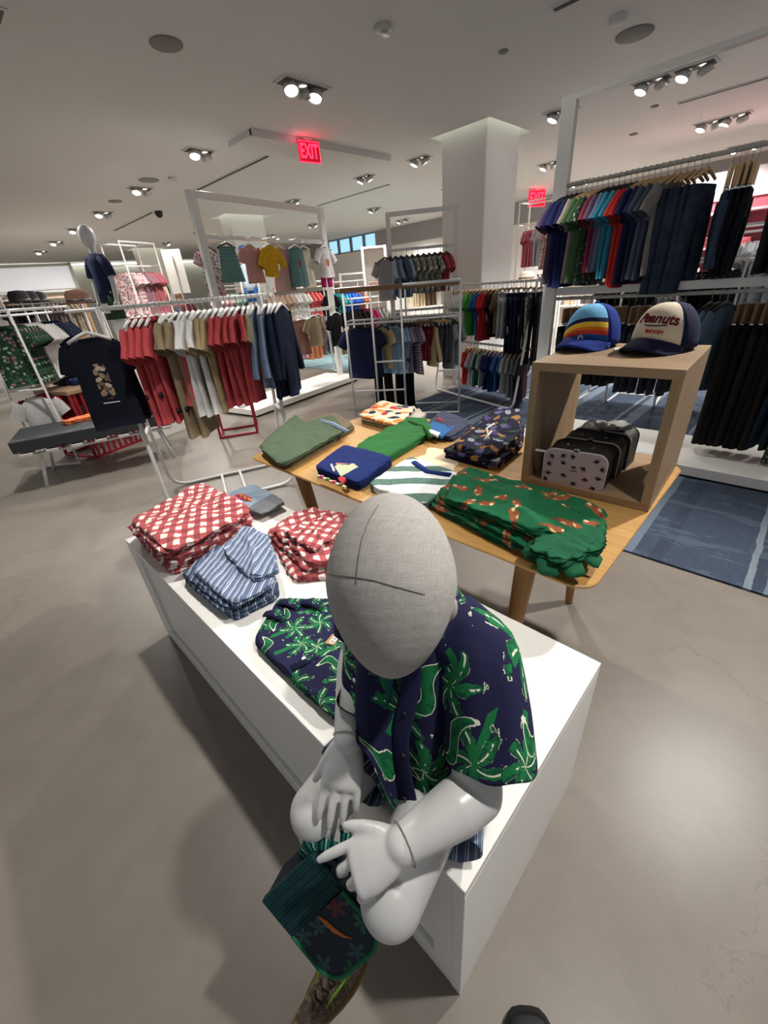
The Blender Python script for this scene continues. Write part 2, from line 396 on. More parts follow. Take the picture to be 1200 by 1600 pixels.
# exit signs
EXITR = emit('exit_red', (255, 40, 70), 5.0); EXITP = emit('exit_panel_glow', (200, 20, 46), .35)
def exit_sign(p, rz, s, label):
    t = thing('exit_sign', label, 'exit sign', p, rz, 'red exit signs')
    b = MB(); b.box((0, 0, -.01), (.12*s, .05*s, .02)); b.box((0, 0, -.025), (.02*s, .02*s, .03)); b.build('mount', CEILM, t)
    b = MB(); b.box((0, 0, -.03-.1*s), (.30*s, .016, .22*s)); pn = b.build('panel', EXITP, t, bevel=.004)
    b = MB(); b.tube([(-.145*s, -.009, -.035), (.145*s, -.009, -.035), (.145*s, -.009, -.03-.205*s), (-.145*s, -.009, -.03-.205*s)], .006*s, 6, closed=True); b.build('lit_edge', EXITR, pn)
    text_obj('lettering', 'EXIT', .20*s, EXITR, t, (0, -.0105, -.03-.105*s), (pi/2, 0, 0), .002, 0, .003)
    tx = [c for c in t.children if c.name.startswith('lettering')][0]; tx.scale = (.62, 1, 1)
    ld = bpy.data.lights.new('exit_glow', 'POINT'); ld.energy = .7*s; ld.color = (1, .12, .2); ld.shadow_soft_size = .08
    lo = link(bpy.data.objects.new('exit_glow', ld)); lo.location = (p[0]+.06, p[1]-.14, p[2]-.1)
exit_sign((-4.72, 3.84, CEIL-.0), radians(82), .92, 'red lit exit sign hanging from the ceiling left of the large column')
exit_sign((-5.0, 10.0, CEIL-.0), radians(62), 1.35, 'red lit exit sign far back between the column and the right frame post')
# even bluish ambient fill, added world light entering through the unbuilt open sides
wd = bpy.data.worlds.new('world'); SC.world = wd; wd.use_nodes = True
wd.node_tree.nodes['Background'].inputs[0].default_value = (.80, .86, .95, 1); wd.node_tree.nodes['Background'].inputs[1].default_value = .5
vs = SC.view_settings; vs.view_transform = 'Standard'; vs.look = 'None'; vs.exposure = -0.28; vs.gamma = 1; vs.use_curve_mapping = False
SC.display_settings.display_device = 'sRGB'
# blue rug
def m_rug():
    t = NT('blue_striped_rug'); o = t.coord('Object'); s = t.sep(o)
    warp = t.math('MULTIPLY', t.math('SUBTRACT', t.noise(o, 5, 4), .5), .03)
    x = t.math('ADD', s[0], warp)
    fx = t.math('FRACT', t.math('MULTIPLY', x, 1/.62))
    base = srgb(56, 64, 80); lite = srgb(112, 124, 136); pale = srgb(134, 144, 152); dk = srgb(46, 52, 66)
    col = t.ramp(fx, [(0, base), (.16, pale), (.2, dk), (.27, lite), (.44, base), (.56, dk), (.66, base)], True)
    wear = t.noise(t.comb(t.math('MULTIPLY', s[0], 40), t.math('MULTIPLY', s[1], 5)), 1.2, 5, .7)
    cross = t.noise(t.comb(t.math('MULTIPLY', s[0], 2), t.math('MULTIPLY', s[1], 9)), 1.0, 4, .7)
    col = t.mix(t.math('MULTIPLY', t.gt(cross, .56), .28), col, srgb(112, 124, 138))
    col = t.mix(t.math('MULTIPLY', wear, .62), col, srgb(80, 92, 108))
    t.bump(t.noise(o, 300, 2), .5, .004)
    return t.fin(col, .95, 0, .1)
b = MB(); b.box((-.6, 4.25, .005), (5.4, 4.38, .01)); tag(b.build('rug', m_rug()), 'large faded blue striped rug under the right racks', 'rug')
b = MB(); b.box((-7.4, 6.6, .005), (3.2, 3.4, .01)); tag(b.build('rug', MATS.get('tealrug') or plain('teal_rug', (112, 138, 144), .95, nscale=6, namt=.2)), 'pale teal rug far back behind the big white frame', 'rug')
# ================================================================ plinth, table, riser cube
def m_whiteworn():
    t = NT('white_worn_laminate'); o = t.coord('Object')
    sc = t.math('MULTIPLY', t.gt(t.noise(o, 38, 6, .75), .72), .35); f = t.noise(o, 2.5, 4)
    col = t.mix(f, srgb(232, 229, 222), srgb(240, 238, 232)); col = t.mix(sc, col, srgb(170, 164, 156))
    return t.fin(col, .42, 0, .4)
WORN = m_whiteworn()
PX0, PX1, PY0, PY1, PZ = -1.702, -.131, .223, .770, .5095
t = thing('display_plinth', 'low white box plinth with folded clothes and the seated child mannequin', 'display plinth', ((PX0+PX1)/2, (PY0+PY1)/2, 0))
cx, cy = (PX0+PX1)/2, (PY0+PY1)/2; L, W = PX1-PX0, PY1-PY0
b = MB(); b.box((0, 0, PZ-.011), (L, W, .022)); b.build('top_panel', WORN, t, bevel=.002)
for s in (-1, 1): b = MB(); b.box((s*(L/2-.011), 0, (PZ-.022)/2), (.022, W, PZ-.022)); b.build('end_panel', WORN, t, bevel=.0015)
b = MB(); b.box((0, W/2-.011, (PZ-.022)/2), (L-.044, .022, PZ-.022)); b.build('back_panel', WORN, t)
b = MB(); b.box((0, -W/2+.012, .035), (L-.044, .022, .07)); b.box((-L/2+.06, -W/2+.012, .28), (.075, .022, .415)); b.box((L/2-.045, -W/2+.012, .28), (.045, .022, .415)); b.box((L/2-.30, -W/2+.012, .28), (.025,.022,.415))
b.build('front_frame', WORN, t, bevel=.0015)
b = MB(); b.box((0, -W/2+.0195, .278), (L-.05, .013, .40)); b.build('front_panel', WORN, t, bevel=.0015)
b = MB(); b.box((0, -W/2+.03, .25), (L-.05, .004, .47)); b.build('inner_backing', DARK, t)
# oak table
OAK = wood('golden_oak', (170, 124, 66), (206, 162, 98), 0, 1.6)
OAK2 = wood('golden_oak_leg', (150, 108, 62), (186, 142, 88), 2, 1.6)
TX0, TX1, TY0, TY1, TZ = -1.726, -.196, .818, 1.700, .65
t = thing('display_table', 'golden oak display table with splayed round legs holding folded clothes', 'table', ((TX0+TX1)/2, (TY0+TY1)/2, 0))
tl, tw = TX1-TX0, TY1-TY0
b = MB()
out = rrect(tl, tw, .055, 7); rows = []
for k, (ins, z) in enumerate(((.06, TZ-.03), (.012, TZ-.016), (0, TZ-.008), (0, TZ-.003), (.003, TZ))):
    rows.append([(x*(1-2*ins/tl), y*(1-2*ins/tw), z) for x, y in out])
ids = b.grid(rows, closed=True); b.cap(ids[0], True); b.cap(ids[-1]); b.build('tabletop', OAK, t, bevel=.0)
b = MB(); b.box((0, 0, TZ-.045), (tl-.5, .07, .034))
for sx in (-1, 1): b.box((sx*(tl/2-.27), 0, TZ-.045), (.06, tw-.3, .034))
b.build('underframe', OAK2, t)
for sx in (-1, 1):
    for sy in (-1, 1):
        top = V((sx*(tl/2-.285), sy*(tw/2-.135), TZ-.03)); foot = V((sx*(tl/2-.245), sy*(tw/2-.185+(.0 if sy < 0 else 0)), 0)); 
        if sy < 0: top = V((sx*(tl/2-.205), -tw/2+.12, TZ-.03)); foot = V((sx*(tl/2-.27), -tw/2+.185, 0))
        b = MB(); b.tube([top, top.lerp(foot, .2), top.lerp(foot, .6), foot], [.03, .03, .024, .015], 14); b.build('leg', OAK2, t, True)
# riser cube
OAKP = wood('pale_oak_riser', (140, 114, 86), (168, 140, 108), 0, 1.4)
OAKV = wood('pale_oak_riser_upright', (140, 114, 86), (168, 140, 108), 2, 1.4)
RX, RY, RS, RH, RT = -.408, 1.470, .398, .408, .026
t = thing('display_riser', 'open pale oak cube riser on the table, two caps on top', 'display riser', (RX, RY, TZ), radians(2.5)); hd = .205
b = MB(); b.box((0, 0, RH-RT/2), (RS, 2*hd, RT)); b.build('top_board', OAKP, t, bevel=.0015)
b = MB(); b.box((0, 0, RT/2), (RS, 2*hd, RT)); b.build('bottom_board', OAKP, t, bevel=.0015)
for s in (-1, 1):
    b = MB(); b.box((s*(RS/2-RT/2), 0, RH/2), (RT-.0006, 2*hd-.0006, RH-2*RT+.002)); b.build('side_board', OAKV, t, bevel=.001)
RISER = t; RTOP = TZ+RH
# ================================================================ printed and woven cloths (all in metres of cloth, on the UV map)
def uvxy(t): s = t.sep(t.coord('UV')); return s[0], s[1]
def weave(t, k=.3):
    o = t.coord('Object'); t.bump(t.math('ADD', t.math('MULTIPLY', t.noise(o, 24, 4, .6), .8), t.math('MULTIPLY', t.noise(o, 420, 1), .2)), k, .006)
def fr(t, x, p): return t.math('FRACT', t.math('ADD', t.math('MULTIPLY', x, 1/p), 100.0))
def m_gingham(name, dark, mid, light, p):
    t = NT(name); u, v = uvxy(t); a = t.lt(fr(t, u, p), .5); c = t.lt(fr(t, v, p), .5)
    col = t.ramp(t.math('MULTIPLY', t.math('ADD', a, c), .5), [(0, srgb(*light)), (.25, srgb(*mid)), (.75, srgb(*dark))], True)
    col = t.mix(t.math('MULTIPLY', t.noise(t.coord('Object'), 300, 1), .15), col, srgb(250, 240, 235)); weave(t); return t.fin(col, .9, 0, .15)
GINGHAM = m_gingham('red_gingham', (128, 8, 22), (174, 52, 60), (234, 216, 206), .042)
PLAIDS = m_gingham('navy_plaid', (40, 40, 66), (112, 84, 104), (206, 200, 206), .03)
def m_stripe(name, base, lines, p, axis=0, warp=0):
    """lines: list of (from, to, rgb) within one period"""
    t = NT(name); x = uvxy(t)[axis]
    if warp: x = t.math('ADD', x, t.math('MULTIPLY', t.noise(t.coord('Object'), 9, 2), warp))
    f = fr(t, x, p); st = [(0, srgb(*base))]
    for a, c, rgb in lines: st += [(a, srgb(*rgb)), (c, srgb(*base))]
    col = t.ramp(f, st, True); col = t.mix(t.math('MULTIPLY', t.noise(t.coord('Object'), 90, 3), .25), col, srgb(*base)); weave(t); return t.fin(col, .9, 0, .15)
TICKING = m_stripe('blue_ticking_stripe', (98, 114, 142), [(.06, .20, (226, 230, 236)), (.34, .42, (206, 214, 226))], .022)
TICKING2 = m_stripe('dark_ticking_stripe', (66, 78, 102), [(.06, .18, (196, 204, 216)), (.36, .44, (150, 160, 178))], .022)
RUGBY = m_stripe('green_white_wide_stripe', (240, 240, 237), [(.5, .92, (22, 92, 74))], .125, 1)
TEALST = m_stripe('teal_stripe', (70, 120, 116), [(.1, .3, (170, 196, 190))], .02, 1)
WEBBING = m_stripe('green_webbing_stripe', (18, 44, 58), [(.1, .3, (40, 120, 96)), (.45, .6, (120, 190, 160)), (.7, .8, (40, 120, 96))], .02, 1)
PURPLEST = m_stripe('purple_stripe', (70, 56, 74), [(.1, .4, (170, 150, 166))], .02, 1)
def cells(t, size, rnd=.9, off=(0, 0)):
    u, v = uvxy(t); p = t.comb(t.math('ADD', u, off[0]), t.math('ADD', v, off[1]))
    vo = t.voro(p, 1/size, rnd); loc = t.vmath('SUBTRACT', p, vo.outputs['Position']); s = t.sep(loc); c = t.sep(vo.outputs['Color'])
    an = t.math('MULTIPLY', c[0], 6.283); ca, sa = t.math('COSINE', an), t.math('SINE', an)
    x = t.math('SUBTRACT', t.math('MULTIPLY', s[0], ca), t.math('MULTIPLY', s[1], sa)); y = t.math('ADD', t.math('MULTIPLY', s[0], sa), t.math('MULTIPLY', s[1], ca))
    return p, s, x, y, c
def ell(t, x, y, cx, cy, a, b):
    dx = t.math('DIVIDE', t.math('SUBTRACT', x, cx), a); dy = t.math('DIVIDE', t.math('SUBTRACT', y, cy), b)
    return t.math('ADD', t.math('MULTIPLY', dx, dx), t.math('MULTIPLY', dy, dy))
def m_palm(name='palm_print', k=1.0):
    t = NT(name); navy = srgb(30, 30, 62); green = srgb(26, 110, 62); dgreen = srgb(20, 84, 54); cream = srgb(222, 226, 200)
    p, s, x, y, c = cells(t, .115*k, .75)
    nz = t.math('SUBTRACT', t.noise(p, 60/k, 4), .5); col = navy
    # trunks
    lx = t.math('ADD', s[0], t.math('MULTIPLY', s[1], .25))
    trunk = t.math('MULTIPLY', t.lt(t.math('ABSOLUTE', t.math('ADD', lx, t.math('MULTIPLY', nz, .004))), .0068*k), t.lt(s[1], 0))
    col = t.mix(trunk, col, green)
    # fronds
    r = t.math('SQRT', t.math('ADD', t.math('MULTIPLY', s[0], s[0]), t.math('MULTIPLY', s[1], s[1])))
    a = t.math('ADD', t.math('ARCTAN2', s[1], s[0]), t.math('ADD', t.math('MULTIPLY', c[0], 2), t.math('MULTIPLY', r, 9/k)))
    pet = t.math('ABSOLUTE', t.math('COSINE', t.math('MULTIPLY', a, 3.0)))
    edge = t.math('MULTIPLY', t.math('ADD', t.math('MULTIPLY', t.math('POWER', pet, .9), .042*k), .007*k), t.math('ADD', 1, t.math('MULTIPLY', nz, 1.5)))
    leaf = t.lt(r, edge); col = t.mix(leaf, col, t.mix(t.gt(nz, .02), green, dgreen))
    rib = t.math('MULTIPLY', t.lt(t.math('MULTIPLY', t.math('SUBTRACT', 1.0, pet), r), .00035*k), t.math('MULTIPLY', t.lt(r, t.math('MULTIPLY', edge, .85)), t.gt(nz, -.02)))
    col = t.mix(rib, col, cream)
    out = t.math('MULTIPLY', t.math('MULTIPLY', t.gt(r, edge), t.lt(r, t.math('ADD', edge, .0022*k))), t.gt(nz, .06)); col = t.mix(out, col, cream)
    # curling lizards
    p2, s2, x2, y2, c2 = cells(t, .20*k, .7, (3.3, 7.7)); yy = t.math('ADD', y2, t.math('MULTIPLY', t.math('SINE', t.math('MULTIPLY', x2, 75/k)), .012*k))
    e = t.math('ADD', ell(t, x2, yy, 0, 0, .048*k, .0125*k), t.math('MULTIPLY', nz, .9))
    col = t.mix(t.lt(e, 1.25), col, cream); col = t.mix(t.lt(e, 1.0), col, t.mix(t.gt(nz, 0), green, dgreen))
    weave(t); return t.fin(col, .85, 0, .2)
PALM = m_palm(); PALM2 = m_palm('palm_print_small', .85)
def m_fox():
    t = NT('green_animal_print'); p, s, x, y, c = cells(t, .085, .8); nz = t.math('SUBTRACT', t.noise(p, 90, 3), .5)
    col = t.mix(t.math('MULTIPLY', t.noise(t.coord('Object'), 40, 3), .5), srgb(28, 98, 62), srgb(20, 76, 48))
    for (cx, cy, a, b_, rgb) in ((0, 0, .025, .013, (136, 78, 50)), (.022, .011, .012, .009, (142, 84, 54)), (-.026, -.005, .014, .006, (112, 62, 42)), (.028, .006, .0075, .0055, (214, 192, 142)), (-.003, -.008, .008, .004, (196, 158, 110))):
        col = t.mix(t.lt(t.math('ADD', ell(t, x, y, cx, cy, a, b_), t.math('MULTIPLY', nz, 1.2)), 1), col, srgb(*rgb))
    weave(t, .4); return t.fin(col, .9, 0, .15)
FOX = m_fox()
def m_multi(name, base, cols, size, fill=.3):
    t = NT(name); p, s, x, y, c = cells(t, size, 1); nz = t.math('SUBTRACT', t.noise(p, 3.5/size, 3), .5)
    pick = t.ramp(c[1], [(i/len(cols), srgb(*q)) for i, q in enumerate(cols)], True)
    e = t.math('ADD', ell(t, x, y, 0, 0, size*fill*1.25, size*fill*.8), t.math('MULTIPLY', nz, 2))
    col = t.mix(t.lt(e, 1), srgb(*base), pick); weave(t); return t.fin(col, .88, 0, .2)
SPACE = m_multi('dark_space_print', (28, 26, 46), [(160, 116, 66), (96, 92, 130), (44, 66, 56), (140, 144, 156), (70, 60, 110)], .055, .34)
TOTES = m_multi('cream_animal_print', (224, 208, 178), [(222, 140, 66), (40, 84, 60), (34, 46, 80), (190, 60, 60), (230, 222, 205)], .06, .42)
FLORAL = m_multi('pink_floral', (226, 190, 190), [(196, 110, 122), (150, 120, 130), (236, 226, 216), (110, 120, 96)], .03, .4)
CAMO = m_multi('grey_pattern_cloth', (150, 150, 140), [(110, 112, 100), (190, 188, 176), (84, 88, 78)], .04, .45)
JUNGLE = m_multi('green_botanical', (36, 62, 46), [(60, 92, 66), (140, 96, 104), (24, 44, 34), (150, 166, 150)], .03, .34)
def m_denim(name, a, c):
    t = NT(name); o = t.coord('Object'); f = t.math('ADD', t.math('MULTIPLY', t.noise(o, 14, 4), .7), t.math('MULTIPLY', t.noise(o, 380, 1), .3))
    weave(t); return t.fin(t.ramp(f, [(.3, srgb(*a)), (.7, srgb(*c))]), .9, 0, .15)
DENIM = m_denim('light_denim', (112, 130, 150), (160, 176, 192)); CHAMBRAY = m_denim('chambray', (100, 118, 148), (138, 154, 178)); DKDENIM = m_denim('dark_denim', (34, 44, 58), (58, 70, 86))
OLIVE = cloth((78, 94, 72)); NAVY = cloth((24, 32, 70)); BRIGHTG = cloth((46, 108, 54)); INK = cloth((17, 20, 34)); CORAL = cloth((182, 72, 76)); CORAL2 = cloth((192, 84, 88))
KHAKI = cloth((142, 126, 98)); TAN = cloth((170, 150, 112)); CWHITE = cloth((222, 220, 218)); LBLUE = cloth((132, 158, 182)); CHAR = cloth((30, 34, 42)); BLK = cloth((15, 15, 18))
# ================================================================ folded garments
def resample(poly, n):
    P = [V((p[0], p[1], 0)) for p in poly]
    for _ in range(2):
        Q = []; w = .07 if _ == 0 else .2
        for k in range(len(P)): a, c = P[k], P[(k+1) % len(P)]; Q += [a*(1-w)+c*w, a*w+c*(1-w)]
        P = Q
    seg = [(P[(k+1) % len(P)]-P[k]).length for k in range(len(P))]; tot = sum(seg); out = []; k = 0; acc = 0
    for i in range(n):
        d = tot*i/n
        while acc+seg[k] < d: acc += seg[k]; k += 1
        out.append(P[k].lerp(P[(k+1) % len(P)], (d-acc)/seg[k]))
    return [(p.x, p.y) for p in out]
def pad(name, mat, outline, h, K=2, amp=.006, zf=None, seed=0, parent=None, loc=(0, 0, 0), rz=0, n=96, jag=.004, crown=.0025, wl=14, uvr=0, uvo=(0, 0), pleat=None):
    """a folded piece of cloth: K rounded layers at the edge, wrinkled soft top; zf(x, y) lifts or droops it"""
    o = resample(outline, n); cx = sum(p[0] for p in o)/n; cy = sum(p[1] for p in o)/n; b = MB(); rows = []; uvs = []
    cu, su = cos(uvr), sin(uvr)
    def row(sc, z, ins, w):
        r, u = [], []
        for k, (x, y) in enumerate(o):
            dx, dy = x-cx, y-cy; L = hypot(dx, dy) or 1
            j = jag*fbm((x*3, y*3, z*60+seed), 9, seed) if sc > .8 else 0
            q = max(.001, (L*sc-ins+j))/L; X, Y = cx+dx*q, cy+dy*q
            rg = abs(noise.noise(V((X*wl*.9+Y*wl*.5+seed, Y*wl*1.7-X*wl*.4, 2.0)))); zz = z + w*amp*(.7*fbm((X, Y, .3), wl, seed) + .35*noise.noise(V((X*wl*3+seed, Y*wl*3, 1))) + .9*(.35-rg))
            if pleat: g = pleat[1]*(X*cos(pleat[0])+Y*sin(pleat[0])) + 1.6*noise.noise(V((X*7+seed, Y*7, 4))); zz += w*pleat[2]*((1-abs(sin(g)))**2.2 - .3)*(.4+.6*abs(noise.noise(V((X*5, Y*5+seed, 7))))*2)
            if zf: zz += zf(X, Y)
            r.append((X, Y, max(zz, .0006 if not zf else -9))); q2 = (X + z*dx/L*.6, Y + z*dy/L*.6); u.append((uvo[0]+q2[0]*cu-q2[1]*su, uvo[1]+q2[0]*su+q2[1]*cu))
        rows.append(r); uvs.append(u)
    e = min(h/K*.5, .007); row(.6, .0005, 0, 0); row(.97, .0005, e, 0); m = 4*K
    for j in range(1, m): s = j/m; row(1, h*s, e*(1-abs(sin(pi*K*s))**.6), s*.7)
    for sc in (.985, .95, .89, .82, .74, .65, .55, .44, .32, .2, .08): row(sc, h + crown*(1-sc*sc) - (.0015 if sc > .95 else 0), e*.5 if sc > .95 else 0, 1)
    ids = b.grid(rows, uvs, closed=True); b.cap(ids[0], True); b.cap(ids[-1])
    return b.build(name, mat, parent, True, loc=loc, rot=(0, 0, rz))
def R4(w, d): return [(-w/2, -d/2), (w/2, -d/2), (w/2, d/2), (-w/2, d/2)]
def button(parent, x, y, z, r=.005, mat=None):
    b = MB(); b.lathe([(r, 0), (r, .0015), (r*.7, .0022), (.0005, .0018)], (x, y, z), 12, caps=False); return b.build('button', mat or TAGW, parent, True)
# ================================================================ hanging garments; origin = centre of the rail, local y runs along the rail
def shirt_mesh(w=.30, L=.42, sl=.11, th=.022, seed=0, z0=-.085, drop=.05, flare=1.05, sdir=(.62, 0, -.78), slr=.058, n=20, neck=.05, rows_n=9):
    b = MB(True); hw = w/2; R = []; U = []; rnd = random.Random(seed); ph = rnd.random()*6; f = 18+rnd.random()*14; tw = (rnd.random()-.5)*.12; lean = (rnd.random()-.5)*.05
    for k in range(3):
        q = k/2; hx = neck+(hw*.96-neck)*q; R.append([(hx*cos(2*pi*j/n), th*(.55+.35*q)*sin(2*pi*j/n), z0+.012-drop*q-.004*k) for j in range(n)])
    for k in range(1, rows_n):
        q = k/(rows_n-1); hx = hw*(1-.05*sin(pi*min(1, q*1.5)))*(1+(flare-1)*q); row = []
        for j in range(n):
            x = hx*cos(2*pi*j/n); y = th*(1+.25*q)*sin(2*pi*j/n) + (.004+.012*q)*sin(f*x+ph+q*1.3) + tw*q*x + lean*q
            row.append((x, y, z0-drop-L*q+.006*sin(f*.7*x+ph)*q))
        R.append(row)
    for r in R: U.append([(p[0] + (0 if p[1] < 0 else .5), p[2]) for p in r])
    ids = b.grid(R, U, closed=True); b.cap(ids[0]); b.cap(ids[-1], True)
    for s in (-1, 1):
        c0 = V((s*hw*.82, 0, z0-drop*.72)); d = V((s*sdir[0], sdir[1], sdir[2])).normalized(); pts = []; rad = []; m = 4 if sl < .2 else 7
        for k in range(m):
            q = k/(m-1); p = c0 + d*sl*q + V((0, .006*sin(q*5+seed+s), -.03*q*q)); pts.append(p); rad.append((slr*(.9+(.12 if sl < .2 else -.35)*q), th*(.9+.15*q)))
        b.tube(pts, rad, 12, flat=(0, 1, 0))
    return b
def pants_mesh(w=.24, L=.45, th=.02, seed=0, z0=-.10, leg=None, flare=1.0, n=12):
    b = MB(); rnd = random.Random(seed); ph = rnd.random()*6; tw = (rnd.random()-.5)*.1
    R = [[(w/2*cos(2*pi*j/20), th*(.8+.2*q)*sin(2*pi*j/20), z0-.13*q*min(1, L/.3)) for j in range(20)] for q in (0, .25, .6, 1)]
    ids = b.grid(R, [[(p[0], p[2]) for p in r] for r in R], closed=True); b.cap(ids[0]); b.cap(ids[-1], True)
    for s in (-1, 1):
        pts, rad = [], []
        for k in range(7):
            q = k/6; pts.append((s*w*(.25+.03*q*flare) + .006*sin(q*4+ph), .008*sin(3*q+ph+s)+tw*q*s*.2, z0-.04-(L-.04)*q)); rad.append((w*.25*(1-.12*q+.25*(flare-1)*q), th*(1-.1*q)))
        b.tube(pts, rad, n, flat=(0, 1, 0))
    return b
def skirt_mesh(w=.24, L=.5, th=.03, seed=0, z0=-.1, flare=1.7, n=28):
    b = MB(); R = []
    for k in range(8):
        q = k/7; hx = w/2*(1+(flare-1)*q); R.append([(hx*cos(2*pi*j/n), (th*(1+.8*q))*sin(2*pi*j/n)*(1+.25*q*sin(9*2*pi*j/n+seed)), z0-L*q) for j in range(n)])
    ids = b.grid(R, [[(p[0], p[2]) for p in r] for r in R], closed=True); b.cap(ids[0]); b.cap(ids[-1], True); return b
HANGERS = {}
def hanger(kind, mat, w=.26, rr=.0125):
    """prototype hanger, hook round the rail at the origin"""
    k = (kind, mat.name, w)
    if k in HANGERS: return copy_tree(HANGERS[k])
    t = thing('clothes_hanger', 'x', 'hanger'); b = MB()
    hook = [(0, 0, -.055)] + [((rr+.003)*sin(a), 0, (rr+.003)*cos(a)) for a in [radians(x) for x in (150, 110, 70, 30, -10, -50, -90)]]
    b.tube([hook[0], (.004, 0, -.032)] + hook[1:], .002, 6); b.build('hook', CHROME, t, True)
    b = MB()
    if kind == 'clamp':
        w = .14; b.box((0, 0, -.118), (w, .016, .105)); b.build('clamp_board', mat, t, bevel=.003)
        b = MB(); b.box((0, 0, -.178), (w*.8, .022, .012)); b.build('clip', CHROME, t, bevel=.002)
    elif kind == 'clip':
        b.tube([(-w/2, 0, -.07), (0, 0, -.058), (w/2, 0, -.07)], [(.006, .009), (.008, .012), (.006, .009)], 8); b.build('bar', mat, t, True)
        for s in (-1, 1):
            b = MB(); b.box((s*w*.42, 0, -.092), (.02, .016, .035)); b.build('clip', CHROME, t, bevel=.002)
    else:
        b.tube([(-w/2, 0, -.105), (-w/4, 0, -.078), (0, 0, -.058), (w/4, 0, -.078), (w/2, 0, -.105)], [(.009, .007), (.009, .009), (.010, .014), (.009, .009), (.009, .007)], 8, flat=(0, 1, 0)); b.build('shoulder_bar', mat, t, True)
    HANGERS[k] = t; return t
def tag_card(parent, p, w=.04, h=.075, mat=None, rot=0):
    b = MB(); b.box(p, (w, .0016, h), Matrix.Rotation(rot, 3, 'Y')); b.build('price_tag', mat or TAGW, parent)
def alarm(parent, p):
    b = MB(); b.lathe([(.001, -.008), (.017, -.008), (.02, 0), (.017, .008), (.001, .008)], p, 14, Matrix.Rotation(pi/2, 3, 'X'), caps=False); b.build('security_tag', BLACK, parent, True)
NUM = ['first', 'second', 'third', 'fourth', 'fifth', 'sixth', 'seventh', 'eighth', 'ninth', 'tenth', 'eleventh', 'twelfth', 'thirteenth', 'fourteenth', 'fifteenth', 'sixteenth', 'seventeenth', 'eighteenth', 'nineteenth', 'twentieth'] + ['twenty-'+x for x in ('first', 'second', 'third', 'fourth', 'fifth', 'sixth', 'seventh', 'eighth', 'ninth')] + ['thirtieth'] + ['thirty-'+x for x in ('first', 'second', 'third', 'fourth', 'fifth', 'sixth', 'seventh', 'eighth', 'ninth')]
def hang_row(A, B, items, where, end, group, rng=5, jit=.10, hw=True, turn=0, t0=.04, t1=.96):
    """garments along the rail A-B; items (kind, colour words, material, options); where and end are words for the labels"""
    A, B = V(A), V(B); d = B-A; rz = atan2(-d.x, d.y); rnd = random.Random(rng); n = len(items); HK = None
    for i, (kind, words, mat, op) in enumerate(items):
        op = dict(op); q = op.pop('q', t0+(t1-t0)*(i+.5)/n); p = A+d*q; a = rz + turn + op.pop('turn', 0) + (rnd.random()-.5)*2*jit
        hk = op.pop('hanger', ('plain', HWHITE)); al = op.pop('alarm', False); tg = op.pop('tag', False); col = op.pop('collar', None); nm = {'shirt': 'hanging_shirt', 'pants': 'hanging_trousers', 'shorts': 'hanging_shorts', 'skirt': 'hanging_dress'}[kind]
        if kind == 'shirt': b = shirt_mesh(seed=i+rng*17, **op)
        elif kind == 'skirt': b = skirt_mesh(seed=i+rng*17, **op)
        else: b = pants_mesh(seed=i+rng*17, **op)
        if not (col or al or tg):
            o = b.build(nm, mat, None, True); o.location = p; o.rotation_euler = (0, 0, a)
            tag(o, '%s on %s, %s from %s' % (words, where, NUM[i], end), {'shirt': 'shirt', 'pants': 'trousers', 'shorts': 'shorts', 'skirt': 'dress'}[kind], group)
        else:
            o = thing(nm, '%s on %s, %s from %s' % (words, where, NUM[i], end), {'shirt': 'shirt', 'pants': 'trousers', 'shorts': 'shorts', 'skirt': 'dress'}[kind], p, a, group)
            b.build('body', mat, o, True); L = op.get('L', .42); w = op.get('w', .30)
            if col:
                c = MB()
                for s in (-1, 1): c.tube([(0, -.030, -.098), (s*.03, -.026, -.084), (s*.052, 0, -.074), (s*.03, .024, -.072), (0, .026, -.07)], [(.004, .013)]*5, 8, flat=(0, 0, 1))
                c.build('collar', mat, o, True)
            if al: alarm(o, (w*.42*(1 if i % 2 else -1)*.4 + (.10 if al == 1 else 0), -.034 if al == 1 else .03, -.085-L*.78))
            if tg: tag_card(o, (w*.3, -.036, -.085-L*.62), rot=.2)
        if hk and hw:
            h = hanger(hk[0], hk[1], .26 if kind in ('shirt',) else .2); h.location = p; h.rotation_euler = (0, 0, a)
            tag(h, '%s hanger carrying clothes on %s' % ({HWHITE.name: 'white plastic', HWOOD.name: 'pale wooden', HBROWN.name: 'brown wooden clip', BLACK.name: 'black plastic'}[hk[1].name], where), 'hanger', 'hangers on ' + where)
